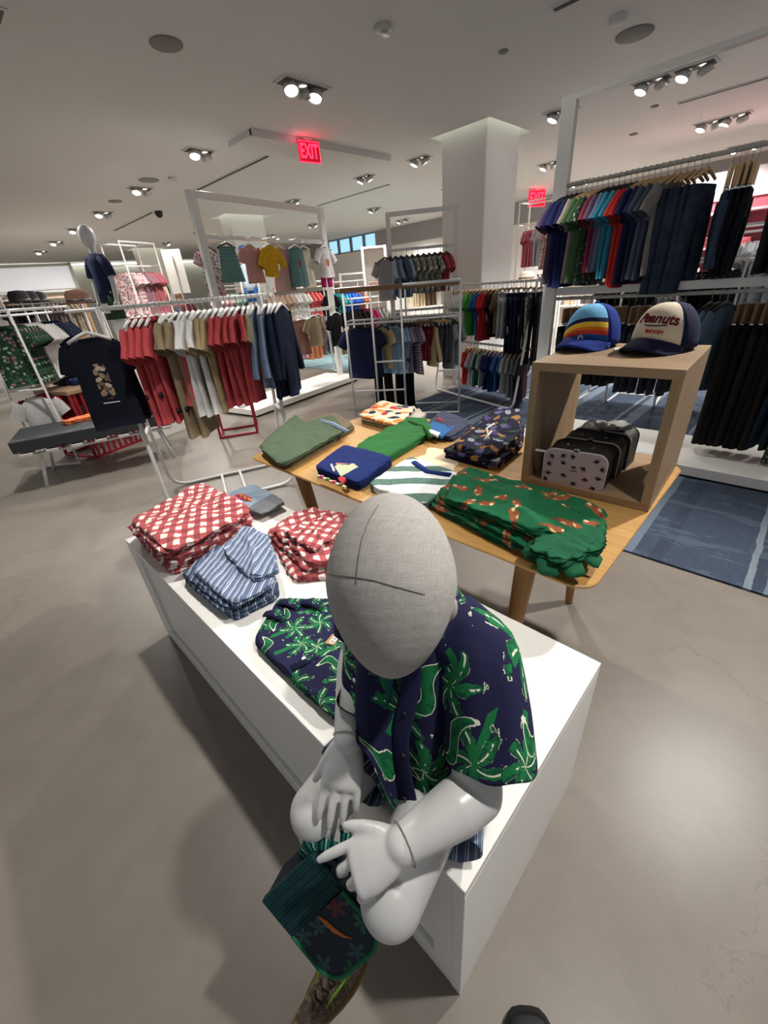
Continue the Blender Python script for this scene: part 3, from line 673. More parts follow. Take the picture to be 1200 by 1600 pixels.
# ================================================================ folded clothes on the plinth and the oak table
def place(pts, z):
    P = [at_z(x, y, z) for x, y in pts]; c = sum(P, V())/len(P)
    pl = [((p-c).x, (p-c).y) for p in P]
    ar = sum(pl[k][0]*pl[(k+1) % len(pl)][1]-pl[(k+1) % len(pl)][0]*pl[k][1] for k in range(len(pl)))
    return c, (pl if ar > 0 else pl[::-1])
def turned(pl, a, s=1.0, dx=0, dy=0): return [((x*cos(a)-y*sin(a))*s+dx, (x*sin(a)+y*cos(a))*s+dy) for x, y in pl]
def stack(pts, z, n, h, mats, name, cat, labels, group, K=2, amp=.005, seed=0, jit=.06, zf=None, shrink=.0, uvr=0, sl=.006, jag=.004, wl=14, top=None, pleat=None):
    c, pl = place(pts, z); out = []; rnd = random.Random(seed); zz = z
    for i in range(n):
        hh = h*(1+.2*(rnd.random()-.5)); a = (rnd.random()-.5)*2*jit; f = (lambda x, y, i=i: zf(x, y, i/(max(1, n-1)))) if zf else None
        o = pad(name, mats[i % len(mats)] if isinstance(mats, list) else mats, turned(pl, a, 1-shrink*i/n, (rnd.random()-.5)*2*sl, (rnd.random()-.5)*2*sl), hh, K, amp*(.5+.5*i/n), f, seed*7+i, None, (c.x, c.y, zz+.0004), uvr=uvr+rnd.random()*.15, uvo=(rnd.random(), rnd.random()), jag=jag, wl=wl, pleat=pleat if (pleat and i >= n-2) else None)
        tag(o, labels[i] if isinstance(labels, list) else labels % (NUM[i] + ' from the bottom' if i < n-1 else 'topmost'), cat, group); out.append(o); zz += hh*.97
    return out, c, pl, zz
# --- plinth
Zp = PZ
stack([(212, 843), (272, 904), (402, 836), (322, 778)], Zp, 8, .0125, GINGHAM, 'folded_shirt', 'shirt', 'red gingham shirt folded in the tall stack on the plinth corner, %s', 'red gingham shirts in the plinth corner stack', 2, .013, 3, .06, lambda x, y, i: .014*i*sin(x*11+.5), uvr=.35, sl=.010, jag=.010, pleat=(-.9, 48, .011))
stack([(420, 842), (474, 910), (560, 898), (548, 822), (480, 806)], Zp, 3, .019, GINGHAM, 'folded_shirt', 'shirt', 'red gingham shirt in the low stack behind the mannequin head, %s', 'red gingham shirts in the low stack', 2, .012, 4, .12, uvr=.35, sl=.014, jag=.012, shrink=.12, pleat=(.5, 50, .012))
o, c, pl, zz = stack([(440, 836), (486, 868), (540, 836), (516, 812)], Zp+.054, 1, .022, GINGHAM, 'folded_shirt', 'shirt', ['red gingham shirt crumpled on top of the low gingham stack'], 'red gingham shirts in the low stack', 3, .014, 14, .1, uvr=1.1, jag=.014, pleat=(1.2, 60, .014))
for k in range(2): button(o[0], -.03+.03*k, -.035+.02*k, .026, .005, plain('dark_button', (70, 40, 40), .4))
stack([(292, 912), (360, 974), (432, 938), (424, 902), (352, 866)], Zp, 4, .012, TICKING2, 'folded_trousers', 'trousers', 'blue striped trousers folded in the ticking-stripe stack, %s', 'blue striped trousers in the plinth stack', 2, .009, 5, .07, uvr=2.3, sl=.009, jag=.007)
stack([(302, 894), (366, 950), (430, 920), (424, 858), (378, 842)], Zp+.047, 1, .018, TICKING, 'folded_trousers', 'trousers', ['blue striped trousers bulging near the top of the ticking-stripe stack'], 'blue striped trousers in the plinth stack', 2, .010, 25, .03, lambda x, y, i: .03*max(0, y*3+.3), uvr=2.45, jag=.010, pleat=(.7, 40, .009))
stack([(350, 868), (398, 912), (440, 898), (420, 846), (384, 832)], Zp+.073, 1, .018, TICKING, 'folded_trousers', 'trousers', ['blue striped trousers slumped on the very top of the ticking-stripe stack'], 'blue striped trousers in the plinth stack', 2, .012, 26, .03, lambda x, y, i: .04*(y*2.2+.15) - .02*(x+.05), uvr=2.6, jag=.010, pleat=(.9, 36, .012))
# light denim piece behind
o, c, pl, zz = stack([(340, 784), (382, 812), (444, 788), (398, 762)], Zp, 2, .013, [DENIM, DENIM], 'folded_jeans', 'jeans', ['light blue jeans folded under the embroidered pair at the plinth back', 'light blue jeans with a pink embroidered patch at the plinth back'], 'light blue jeans at the plinth back', 2, .006, 8, .06, uvr=.4)
b = MB(); rnd = random.Random(5)
for k in range(8):
    b.cm = k % 3; pt = [(.018*cos(a)*(1+.3*sin(3*a+k)), .008*sin(a)) for a in [i*pi/5 for i in range(10)]]; px, py = -.05+.012*k, -.025+.02*((k*7) % 3)/2
    b.prism([(px+x, py+y) for x, y in pt], .0175, .0205)
b.build('embroidery', [cloth((190, 60, 84)), cloth((222, 150, 70)), cloth((206, 90, 110))], o[1])
o, c, pl, zz = stack([(386, 800), (408, 808), (446, 790), (424, 776)], Zp+.026, 1, .012, cloth((116, 120, 124)), 'folded_jeans', 'jeans', ['grey denim piece lying over the light blue jeans at the plinth back'], None, 2, .006, 9)
# palm shirts
o, c, pl, zz = stack([(398, 1010), (524, 1132), (600, 1090), (590, 970), (520, 944), (440, 944)], Zp, 2, .014, [PALM2], 'folded_shirt', 'shirt', ['navy palm print shirt folded underneath the tagged one on the plinth', 'navy palm print shirt with a brown price tag, folded beside the mannequin'], 'folded palm print shirts', 2, .006, 11, .03, sl=.004, jag=.005, uvr=.6)
s = o[1]
ptx = lambda x, y, z: (at_z(x, y, z) - s.location)
q = ptx(523, 996, zz+.004); T = thing('price_tag', 'x', 'x', (0, 0, 0)); bpy.data.objects.remove(T)
b = MB(); b.box((q.x, q.y, q.z), (.024, .055, .0012), Matrix.Rotation(radians(20), 3, 'Z') @ Matrix.Rotation(radians(-8), 3, 'X')); tg = b.build('price_tag', KRAFT, s)
b = MB(); R_ = Matrix.Rotation(radians(20), 3, 'Z') @ Matrix.Rotation(radians(-8), 3, 'X'); b.box(tuple(q + R_ @ V((.003, -.006, .0014))), (.013, .034, .0008), R_); b.build('sticker', TAGW, tg)
b = MB()
for k in range(9): b.box(tuple(q + R_ @ V((.003, -.020+.0035*k, .002))), (.009 if k % 3 else .011, (.0012, .0022, .0008)[k % 3], .0004), R_)
b.build('barcode', BLACK, tg)
for (x, y) in ((475, 1030), (536, 1001)):
    q = ptx(x, y, zz); button(s, q.x, q.y, q.z-.001+.003, .0055)
q0, q1 = ptx(455, 1046, zz), ptx(580, 985, zz)
b = MB(); b.tube([q0+V((0, 0, .002)), q0.lerp(q1, .5)+V((0, 0, .004)), q1+V((0, 0, .003))], [(.011, .002)]*3, 8, flat=(0, 0, 1)); b.build('placket', PALM2, s, True)
# collar edges bristling at the far end
for k, (x, y) in enumerate(((428, 964), (450, 946), (486, 946))):
    q = ptx(x, y, zz+.004); b = MB(); b.tube([q+V((-.03, -.01, 0)), q+V((0, .004, .012)), q+V((.035, .012, .002))], [(.012, .004), (.016, .006), (.010, .004)], 8); b.build('collar', PALM2, s, True)
# --- table
Zt = TZ
o, c, pl, zz = stack([(418, 708), (452, 736), (556, 672), (528, 652), (486, 664)], Zt, 3, .011, [cloth((118, 104, 84)), cloth((96, 92, 76))], 'folded_trousers', 'trousers', 'khaki trousers under the olive pair on the oak table, %s', 'khaki trousers at the table left end', 2, .004, 31, .02, sl=.005)
o, c, pl, zz = stack([(404, 700), (440, 733), (540, 676), (520, 652), (478, 664), (462, 652)], zz, 1, .017, [OLIVE], 'folded_trousers', 'trousers', ['olive green trousers folded on top at the left end of the oak table'], None, 2, .013, 33, 0, jag=.007, wl=10, pleat=(.2, 26, .010))
p0, p1 = (at_z(x, y, zz+.004)-c for x, y in ((500, 655), (542, 672)))
b = MB(); b.tube([p0-V((0, 0, c.z)) if False else V((p0.x, p0.y, .014)), V(((p0.x+p1.x)/2, (p0.y+p1.y)/2, .024)), V((p1.x, p1.y, .014))], [(.014, .006)]*3, 8); b.build('waistband', TICKING, o[0], True, loc=(0, 0, 0))
o, c, pl, zz = stack([(492, 742), (560, 770), (616, 728), (540, 706)], Zt, 2, .02, [NAVY, cloth((20, 38, 96))], 'folded_sweater', 'sweater', ['navy sweater with patterned cuffs underneath the sailboat sweater', 'royal navy sweater with a sailboat motif folded on the table edge'], 'navy sweaters on the table edge', 2, .005, 35, .03, sl=.003)
SW = o[1]
def on(obj, pts): return [at_z(x, y, zz+.005)-obj.location for x, y in pts]
def decal(obj, name, pts, mat, dz=.0, th=.002, z=None):
    P = [at_z(x, y, (zz if z is None else z))-obj.location for x, y in pts]; zc = (zz if z is None else z)-obj.location.z+.003+dz
    ar = sum(P[k].x*P[(k+1) % len(P)].y-P[(k+1) % len(P)].x*P[k].y for k in range(len(P)))
    if ar < 0: P = P[::-1]
    b = MB(); b.prism([(p.x, p.y) for p in P], zc-.008, zc+th); return b.build(name, mat, obj)
decal(SW, 'sail', [(523, 731), (533, 746), (560, 731), (553, 726), (528, 727)], m_stripe('sail_stripe', (206, 216, 170), [(.3, .5, (40, 46, 60))], .012, 1))
decal(SW, 'pennants', [(516, 727), (521, 738), (524, 737), (519, 726)], cloth((206, 196, 190)), .0); decal(SW, 'pennants', [(524, 727), (548, 728), (546, 726), (526, 725)], cloth((196, 132, 120)))
decal(SW, 'hull', [(528, 748), (535, 757), (541, 749), (536, 746)], cloth((176, 52, 60)))
p = on(SW, [(496, 740), (535, 756)]); b = MB(); rnd = random.Random(2)
for k in range(9):
    b.cm = k % 4; q = p[0].lerp(p[1], k/8); b.box((q.x+.004, q.y+.003, .012+.004*(k % 2)), (.014, .010, .010))
b.build('cuff_motif', [cloth((206, 200, 150)), cloth((200, 96, 120)), cloth((226, 224, 220)), cloth((120, 150, 70))], SW)
o, c, pl, zz = stack([(552, 708), (604, 727), (676, 682), (664, 662), (634, 660)], Zt, 1, .030, [BRIGHTG], 'folded_trousers', 'trousers', ['bright green jogging trousers folded behind the sailboat sweater'], None, 2, .009, 37, 0, lambda x, y, i: .012*max(0, (x+y)*2), jag=.008, wl=11, pleat=(-.4, 30, .009))
b = MB(); q = [at_z(x, y, zz)-c for x, y in ((640, 660), (663, 668), (672, 684))]; b.tube([V((k.x, k.y, .034)) for k in q], [(.012, .01)]*3, 8); b.build('waistband', BRIGHTG, o[0], True)
o, c, pl, zz = stack([(574, 768), (668, 800), (720, 750), (640, 722)], Zt, 2, .016, [RUGBY], 'folded_shirt', 'shirt', ['white and green striped shirt folded beneath the one with a blue collar', 'white and green wide striped shirt with a blue collar'], 'wide striped shirts on the table', 2, .004, 39, .02, uvr=-.74, sl=.003)
p = [at_z(x, y, zz)-o[1].location for x, y in ((647, 724), (668, 739), (704, 744))]; b = MB(); b.tube([V((k.x, k.y, .02)) for k in p], [(.013, .006)]*3, 8); b.build('collar', cloth((26, 50, 120)), o[1], True)
o, c, pl, zz = stack([(562, 662), (618, 674), (640, 650), (598, 634)], Zt, 3, .011, [cloth((206, 196, 160)), cloth((110, 116, 84)), cloth((196, 184, 150))], 'folded_shirt', 'shirt', 'cream and olive shirt at the back of the oak table, %s', 'cream and olive shirts at the table back', 1, .004, 41, .05)
o, c, pl, zz = stack([(560, 652), (618, 668), (652, 642), (598, 628)], zz, 1, .014, [TOTES], 'folded_shirt', 'shirt', ['cream shirt with orange and green animal print on top of the back stack'], None, 2, .009, 43, .0, jag=.008)
o, c, pl, zz = stack([(612, 666), (640, 674), (668, 652), (646, 640)], Zt, 1, .024, [cloth((196, 186, 172))], 'folded_shirt', 'shirt', ['crumpled beige shirt lying right of the animal print stack'], None, 3, .014, 45, 0, jag=.012, pleat=(.3, 50, .012))
o, c, pl, zz = stack([(660, 678), (708, 692), (740, 668), (690, 648)], Zt, 2, .015, [cloth((66, 70, 90))], 'folded_sweater', 'sweater', ['slate grey sweater underneath the one with a blue printed panel', 'slate grey sweater with a blue printed panel at the table back'], 'slate sweaters at the table back', 2, .008, 47, .05, jag=.008, pleat=(.8, 34, .008))
decal(o[1], 'printed_panel', [(664, 672), (690, 684), (712, 668), (690, 664), (676, 660)], cloth((52, 104, 160)), .0); decal(o[1], 'white_print', [(668, 676), (684, 683), (688, 678), (672, 672)], TAGW, .001)
decal(o[1], 'red_print', [(682, 656), (696, 663), (698, 660), (685, 654)], cloth((170, 40, 46)), .001)
o, c, pl, zz = stack([(692, 716), (778, 738), (814, 706), (814, 668), (752, 684)], Zt, 3, .013, [SPACE], 'folded_pyjamas', 'pyjamas', 'dark patterned pyjamas folded beside the riser cube, %s', 'dark patterned pyjamas beside the riser', 2, .007, 49, .06, jag=.008)
o, c, pl, zz = stack([(704, 704), (770, 720), (812, 690), (812, 656), (776, 650)], zz, 1, .024, [SPACE], 'folded_pyjamas', 'pyjamas', ['dark patterned pyjamas with a white drawstring on top beside the riser cube'], None, 2, .014, 51, 0, lambda x, y, i: .05*max(0, y*2.2), jag=.012, pleat=(.4, 36, .014))
p = [at_z(x, y, zz+.03)-c for x, y in ((772, 664), (760, 672), (764, 688), (756, 690), (768, 676))]; b = MB(); b.tube([V((k.x, k.y, k.z+.006)) for k in p], .003, 6); b.build('drawstring', TAGW, o[0], True)
o, c, pl, zz = stack([(672, 794), (836, 884), (930, 880), (950, 826), (716, 744)], Zt, 4, .013, [FOX], 'folded_pyjamas', 'pyjamas', 'green animal print pyjamas folded on the near table edge, %s', 'green animal print pyjamas on the table edge', 2, .016, 53, .03, lambda x, y, i: .010*i*sin(x*8+1.3), sl=.009, jag=.011, shrink=.06, pleat=(1.3, 34, .012))
o2, c, pl, zz = stack([(690, 782), (838, 850), (950, 826), (720, 740)], zz, 1, .016, [FOX], 'folded_pyjamas', 'pyjamas', ['green animal print pyjamas lying wrinkled on top of the near table edge stack'], 'green animal print pyjamas on the table edge', 3, .022, 54, 0, lambda x, y, i: .014*sin(x*9+1), jag=.012, wl=9, pleat=(1.1, 30, .014))
o3, c, pl, zz = stack([(826, 872), (880, 896), (944, 866), (940, 834), (864, 838)], Zt+.042, 1, .03, [cloth((24, 86, 56))], 'folded_pyjamas', 'pyjamas', ['green pyjama cuffs bunched at the right end of the animal print stack'], None, 4, .02, 55, 0, jag=.02, wl=16)
for k, (x, y, a) in enumerate(((838, 862, .2), (858, 884, 1.0), (890, 886, 1.7), (918, 872, 2.3), (846, 846, -.4))):
    q = at_z(x, y, Zt+.04)-o3[0].location; dd = V((cos(a-2.2), sin(a-2.2), -.12)); b = MB(); b.tube([q-dd*.035+V((0, 0, .012)), q+V((0, 0, .010)), q+dd*.022, q+dd*.030], [(.026, .010), (.030, .012), (.025, .010), (.020, .006)], 12, flat=(0, 0, 1))
    b.v = [tuple(V(p)+V((0, 0, .004*noise.noise(V(p)*60)))) for p in b.v]; b.build('cuff', cloth((24, 86, 56)), o3[0], True)
# cut-out cream tissue and a small card
c, pl = place([(640, 716), (664, 712), (666, 700), (718, 704), (716, 722), (708, 742), (676, 738), (652, 728)], Zt); b = MB()
b.prism([(x*(1+.08*sin(9*atan2(y, x))), y*(1+.08*sin(9*atan2(y, x)))) for x, y in resample(pl, 40)], 0, .0015); tag(b.build('tissue_paper', plain('cream_paper', (228, 210, 178), .8), loc=(c.x, c.y, Zt)), 'cream tissue paper lying flat between the green trousers and dark pyjamas', 'paper')
c = at_z(607, 682, Zt); b = MB(); b.box((0, 0, .004), (.05, .02, .0016), Matrix.Rotation(.12, 3, 'Y')); tag(b.build('price_card', TAGW, loc=(c.x, c.y, Zt+.001)), 'small white price card on the bare oak table top', 'card')
# ================================================================ near white tube rack on the left
def tube_rack(A, B, h, dep, name, label, cat, off=None, r=.0125, mat=WMETAL, hooks=True, rung=.55):
    """two round-cornered tube loops leaning together at the rail, joined by cross bars"""
    A, B = V(A), V(B); d = (B-A).normalized(); pr = V((d.y, -d.x, 0)); t = thing(name, label, cat, (A+B)/2); o = (A+B)/2
    for s in (-1, 1):
        f = (off[0] if s > 0 else off[1]) if off else s*dep/2; a0, b0 = A+pr*f-o+V((0, 0, r)), B+pr*f-o+V((0, 0, r)); a1, b1 = A+pr*s*.03-o+V((0, 0, h)), B+pr*s*.03-o+V((0, 0, h))
        b = MB(); b.tube(arc_path([a1+d*.0, a0, b0, b1], .14, 8), r, 10); b.build('loop_frame', mat, t, True)
    b = MB(); b.tube([A-o-d*.06+V((0, 0, h)), B-o+d*.06+V((0, 0, h))], r, 10); b.build('hanging_rail', mat, t, True)
    for q in (.42, .58):
        m = A.lerp(B, q)-o+V((0, 0, r)); b = MB(); b.tube([m+pr*(off[1] if off else -dep/2), m+pr*(off[0] if off else dep/2)], r*.9, 8); b.build('cross_bar', mat, t, True)
    for e in (A, B):
        m = e-o; k = rung/h; b = MB(); b.tube([m+pr*((off[0] if off else dep/2)*(1-k)+.03*k)+V((0, 0, rung)), m-pr*((-off[1] if off else dep/2)*(1-k)+.03*k)+V((0, 0, rung))], r, 8); b.build('end_rung', mat, t, True)
    return t
LA, LB = V((-2.97, .74, 0)), V((-2.63, 1.58, 0))
tube_rack(LA, LB, 1.3, .46, 'clothes_rack', 'white tube clothes rack on the left full of coral, white and khaki clothes', 'clothes rack', (.06, -.42))
def items_left():
    P = ('shirt', 'coral red polo shirt', CORAL, dict(w=.29, L=.52, collar=True, alarm=1, tag=False, sl=.14, z0=-.10))
    L = []
    for k in range(4): L.append((P[0], P[1], P[2], dict(P[3], tag=(k == 1))))
    L.append(('shirt', 'coral polo shirt turned frontwards', CORAL2, dict(w=.30, L=.44, collar=True, alarm=1, sl=.13, turn=1.05, z0=-.10)))
    for k in range(3): L.append(('shirt', 'long khaki jumpsuit', KHAKI, dict(w=.27, L=.66, alarm=1, sl=.13, th=.028)))
    for k in range(3): L.append(('shirt', 'white long cotton shirt', CWHITE, dict(w=.29, L=.53, alarm=1 if k != 1 else False, sl=.14)))
    for k in range(3): L.append(('shirt', 'tan safari shirt', TAN, dict(w=.28, L=.52, sl=.16)))
    for k in range(6): L.append(('shirt', 'coral red polo shirt', CORAL, dict(w=.28, L=.50, sl=.14, alarm=1 if k == 4 else False)))
    L.append(('shirt', 'khaki shirt', KHAKI, dict(w=.26, L=.36, sl=.14)))
    for k in range(3): L.append(('shirt', 'blue chambray long-sleeved shirt', CHAMBRAY, dict(w=.27, L=.42, sl=.34, sdir=(.28, 0, -.96), slr=.04, alarm=1)))
    for k in range(3): L.append(('shirt', 'dark navy long-sleeved jacket', cloth((24, 32, 52)), dict(w=.28, L=.5, sl=.36, sdir=(.25, 0, -.97), slr=.045)))
    return L
hang_row(LA+V((.04, .09, 1.3)), LB+V((.07, .17, 1.3)), items_left(), 'the near white tube rack', 'the bench end', 'clothes on the near white rack', 5, .13, turn=-.42)
# faced-out navy T-shirt on a bracket at the near end
p = V((-2.93, .63, 1.30)); t = thing('hanging_shirt', 'ink navy T-shirt with a tan print facing out on the near white rack', 'shirt', p, radians(62))
shirt_mesh(w=.27, L=.44, sl=.11, th=.03, seed=91, slr=.06, z0=-.15, sdir=(.35, 0, -.94)).build('body', INK, t, True)
b = MB(); b.prism(rrect(.075, .20, .03, 5), 0, .003, lambda x, y, h: (x, -.036-h, -.37+y)); b.build('front_print', m_multi('tan_patch_print', (24, 26, 40), [(168, 138, 98), (196, 180, 156), (120, 96, 74), (150, 130, 108)], .03, .5), t)
b = MB(); b.box((0, -.0385, -.49), (.09, .002, .006)); b.build('print_underline', CWHITE, t)
h = hanger('plain', HWHITE, .22); h.location = p-V((0, 0, .05)); h.rotation_euler = (0, 0, radians(62)); tag(h, 'white plastic hanger holding the ink navy T-shirt', 'hanger', 'hangers on the near white tube rack')
for k in range(3):
    p2 = p + V((-.02-.035*k, .03+.02*k, 0)); o = shirt_mesh(w=.26, L=.43, sl=.12, th=.02, seed=95+k, z0=-.15, sdir=(.35, 0, -.94)).build('hanging_shirt', INK, None, True); o.location = p2; o.rotation_euler = (0, 0, radians(62)); tag(o, 'ink navy T-shirt behind the printed one at the rack end', 'shirt', 'navy T-shirts behind the printed one')
b = MB(); b.tube([(0, 0, 0), (.0, .19, 0)], .009, 8); b.box((0, .2, 0), (.03, .03, .05)); br = b.build('rack_bracket', WMETAL, loc=(p.x-.06, p.y-.05, 1.3)); br.rotation_euler = (0, 0, radians(-8)); tag(br, 'white face-out bracket on the near end of the white tube rack', 'bracket')
# ================================================================ seated child mannequin
from mathutils.bvhtree import BVHTree
def limb(b, pts, rad, n=28): b.tube(pts, rad, n)
def ball(b, c, r): b.ellipsoid(c, (r, r, r) if not isinstance(r, tuple) else r, 28, 18)
def hand(b, W, d, n, ts, size, curls, tcurl=(.55, .75, .25), spread=.10, pal=.25):
    """palm, four bent fingers of unequal length and a thumb from the side of the palm; d to the fingers, n out of the back of the hand"""
    W = V(W); d = V(d).normalized(); n = V(n); n = (n - d*n.dot(d)).normalized(); s = d.cross(n)*ts
    b.tube([W-d*.06*size, W+d*.02*size, W+d*.16*size, W+d*.36*size, W+d*.52*size, W+d*.57*size], [(.14*size, .13*size), (.165*size, .135*size), (.225*size, .135*size), (.27*size, .125*size), (.26*size, .10*size), (.22*size, .07*size)], 16, flat=n)
    for k in range(4):
        u = (.205, .068, -.068, -.200)[k]; ln = (.44, .49, .45, .36)[k]*size; p = W + d*(.52-.03*abs(k-1))*size + s*u*size; dd = (d + s*(u*spread*4)).normalized(); c = curls[k]; pts = [p-dd*.1*size, p]; a = 0
        for j, q in enumerate((.46, .31, .23)):
            a += c[j]; p = p + (dd*cos(a) - n*sin(a))*ln*q; pts.append(p)
        b.tube(pts, [.055*size, .060*size, .057*size, .053*size, .040*size], 10); ball(b, pts[-1], .040*size)
    p = W + d*.14*size + s*.15*size; v1 = (d*tcurl[0]+s*tcurl[1]-n*tcurl[2]).normalized(); v2 = (v1+d*.5-n*.1).normalized(); q1 = p+v1*.24*size; q2 = q1+v2*.14*size; q3 = q2+v2*.07*size
    b.tube([p-v1*.05*size, p+v1*.08*size, q1, q2, q3], [.1*size, .095*size, .072*size, .064*size, .046*size], 10); ball(b, q3, .046*size)
def organic(o, vox=.003, it=6):
    m = o.modifiers.new('remesh', 'REMESH'); m.mode = 'VOXEL'; m.voxel_size = vox; m.use_smooth_shade = True
    s = o.modifiers.new('smooth', 'SMOOTH'); s.iterations = it; s.factor = .5
MAN = thing('child_mannequin', 'seated child mannequin with grey fabric head and palm print shirt on the plinth', 'mannequin', (-.31, .36, PZ))
MO = V((-.31, .36, PZ))
def rel(p): return V(p)-MO
shL, elL, wrL = V((-.238, .392, .80)), V((-.157, .287, .652)), V((-.196, .168, .652))
shR, elR, wrR = V((-.452, .365, .795)), at_z(563, 1010, .715), V((-.349, .213, .668))
hipL, hipR, knL, knR = V((-.245, .365, .565)), V((-.375, .37, .565)), V((-.197, .138, .545)), V((-.365, .137, .545))
anR, anL = V((-.290, .118, .275)), V((-.294, .184, .475))
b = MB()
b.ellipsoid(rel((-.31, .375, .60)), (.105, .075, .085)); b.ellipsoid(rel((-.325, .37, .68)), (.095, .062, .10)); b.ellipsoid(rel((-.34, .375, .765)), (.10, .062, .08))
limb(b, [rel((-.34, .382, .80)), rel((-.335, .372, .86)), rel((-.325, .345, .905))], [.045, .036, .034])
for sh, el, wr in ((shL, elL, wrL), (shR, elR, wrR)):
    ball(b, rel(sh), .042); limb(b, [rel(V((-.34, .378, .80))), rel(sh)], [.05, .042])
    limb(b, [rel(sh), rel(sh.lerp(el, .35)), rel(sh.lerp(el, .8)), rel(el)], [.041, .041, .036, .036]); ball(b, rel(el), .0355)
    limb(b, [rel(el), rel(el.lerp(wr, .3)), rel(el.lerp(wr, .75)), rel(wr)], [.0355, .037, .029, .0245]); ball(b, rel(wr), .0243)
for hp, kn in ((hipL, knL), (hipR, knR)):
    ball(b, rel(hp), .06); limb(b, [rel(hp), rel(hp.lerp(kn, .3)), rel(hp.lerp(kn, .8)), rel(kn)], [.06, .055, .047, .044]); ball(b, rel(kn), .0445)
limb(b, [rel(knR), rel(knR.lerp(anR, .25)), rel(knR.lerp(anR, .7)), rel(anR)], [.042, .041, .032, .025]); limb(b, [rel(anR), rel(anR+V((.003, -.01, -.045)))], [.025, .02])
limb(b, [rel(knL), rel(V((-.225, .150, .48))), rel(anL)], [.042, .036, .026]); limb(b, [rel(anL), rel(anL+V((.003, -.006, -.04)))], [.025, .02])
# the mannequin's right hand reaches down into the bag, the left one pinches its rim
hand(b, rel(wrR), (.36, -.66, -.62), (.40, -.45, .80), 1, .125, [(.08, .12, .1), (.08, .14, .12), (.1, .16, .14), (.2, .25, .2)], (.80, .50, .15), .05)
hand(b, rel(wrL), (-.50, -.80, -.33), (.02, -.39, .92), 1, .130, [(.06, .12, .1), (.42, .75, .5), (.58, .85, .5), (.75, .9, .5)], (.76, .56, -.10), .08)
body = b.build('body', SKINW, MAN, True); organic(body, .0024, 10)
# thin joint lines at the wrists and the knee
for p, dr, r in ((wrL-(wrL-elL).normalized()*.004, wrL-elL, .0272), (wrR-(wrR-elR).normalized()*.004, wrR-elR, .0262)):
    dr = dr.normalized(); a = dr.orthogonal().normalized(); c = dr.cross(a); b = MB(); b.tube([rel(p)+a*r*cos(t)+c*r*sin(t) for t in [i*2*pi/24 for i in range(24)]], .0007, 5, closed=True); b.build('joint_seam', plain('seam_grey', (120, 118, 116), .6), MAN)
# fabric covered head: an egg, wide at the crown and narrow at the chin
def m_linen():
    t = NT('grey_linen'); u, v = uvxy(t); o = t.coord('Object')
    fine = t.noise(t.comb(t.math('MULTIPLY', u, 1100), t.math('MULTIPLY', v, 60)), 1, 3, .7); fine2 = t.noise(t.comb(t.math('MULTIPLY', u, 50), t.math('MULTIPLY', v, 1100)), 1, 3, .7)
    f = t.math('ADD', t.math('MULTIPLY', fine, .5), t.math('MULTIPLY', fine2, .5)); rip = t.math('SINE', t.math('ADD', t.math('MULTIPLY', v, 420), t.math('MULTIPLY', t.noise(o, 14, 2), 9)))
    t.bump(t.math('ADD', f, t.math('MULTIPLY', rip, t.math('MULTIPLY', t.noise(o, 9, 2), .25))), .35, .002)
    return t.fin(t.ramp(f, [(.3, srgb(136, 132, 127)), (.7, srgb(190, 186, 180))]), .92, 0, .15)
LINEN = m_linen()
HC = V((-.309, .299, .953)); ax = V((-.085, .105, .17)).normalized(); fw = V((.55, -.80, 0)); fw = (fw-ax*fw.dot(ax)).normalized(); sd = fw.cross(ax)
b = MB(); rows = []; uvs = []
for i in range(1, 26):
    th = pi*i/26; r = sin(th)*(1+.0*th); h = -cos(th); tp = 1-.20*max(0, -h)**1.2 - .02*h
    row = []; uv = []
    for j in range(41):
        a = 2*pi*j/40; row.append(HC-MO + sd*(.0865*r*tp*cos(a)) + fw*((.094 if sin(a) > 0 else .090)*r*tp*sin(a)) + ax*(.121*h)); uv.append((a*.088*max(.25, r), th*.11))
    rows.append(row); uvs.append(uv)
ids = b.grid(rows, uvs); n0 = len(ids[0]); b.cap(ids[0][:-1], True); b.cap(ids[-1][:-1])
for s in (-1, 1): b.ellipsoid(HC-MO + sd*s*.0745 - ax*.034 - fw*.004, (.010, .014, .020), 12, 8)
head = b.build('head', LINEN, MAN, True)
def snap(objs, px, py, lift=.0005):
    d = ray(px, py).normalized(); o0 = V((0, 0, CAM_H)); best = None
    for ob, off in objs:
        bt = BVHTree.FromPolygons([v.co for v in ob.data.vertices], [tuple(p.vertices) for p in ob.data.polygons]); h = bt.ray_cast(o0-off, d)
        if h[0] is not None and (best is None or h[3] < best[1]): best = (h[0]+off - d*lift, h[3])
    return best[0] if best else None
def dense(pts, k=4): return [tuple(a[c]+(b_[c]-a[c])*i/k for c in (0, 1)) for a, b_ in zip(pts, pts[1:]) for i in range(k)] + [pts[-1]]
SEAM = plain('seam_thread', (112, 108, 102), .9)
for pts in (((556, 912), (557, 898), (560, 870), (566, 840), (577, 812), (592, 788)), ((512, 897), (530, 899), (556, 902), (585, 907), (620, 917), (664, 929))):
    P = [snap([(head, MO)], *q, .0008) for q in dense(pts)]; P = [p-MO for p in P if p is not None]; b = MB(); b.tube(P, .0006, 5); b.build('seam', SEAM, head, True)
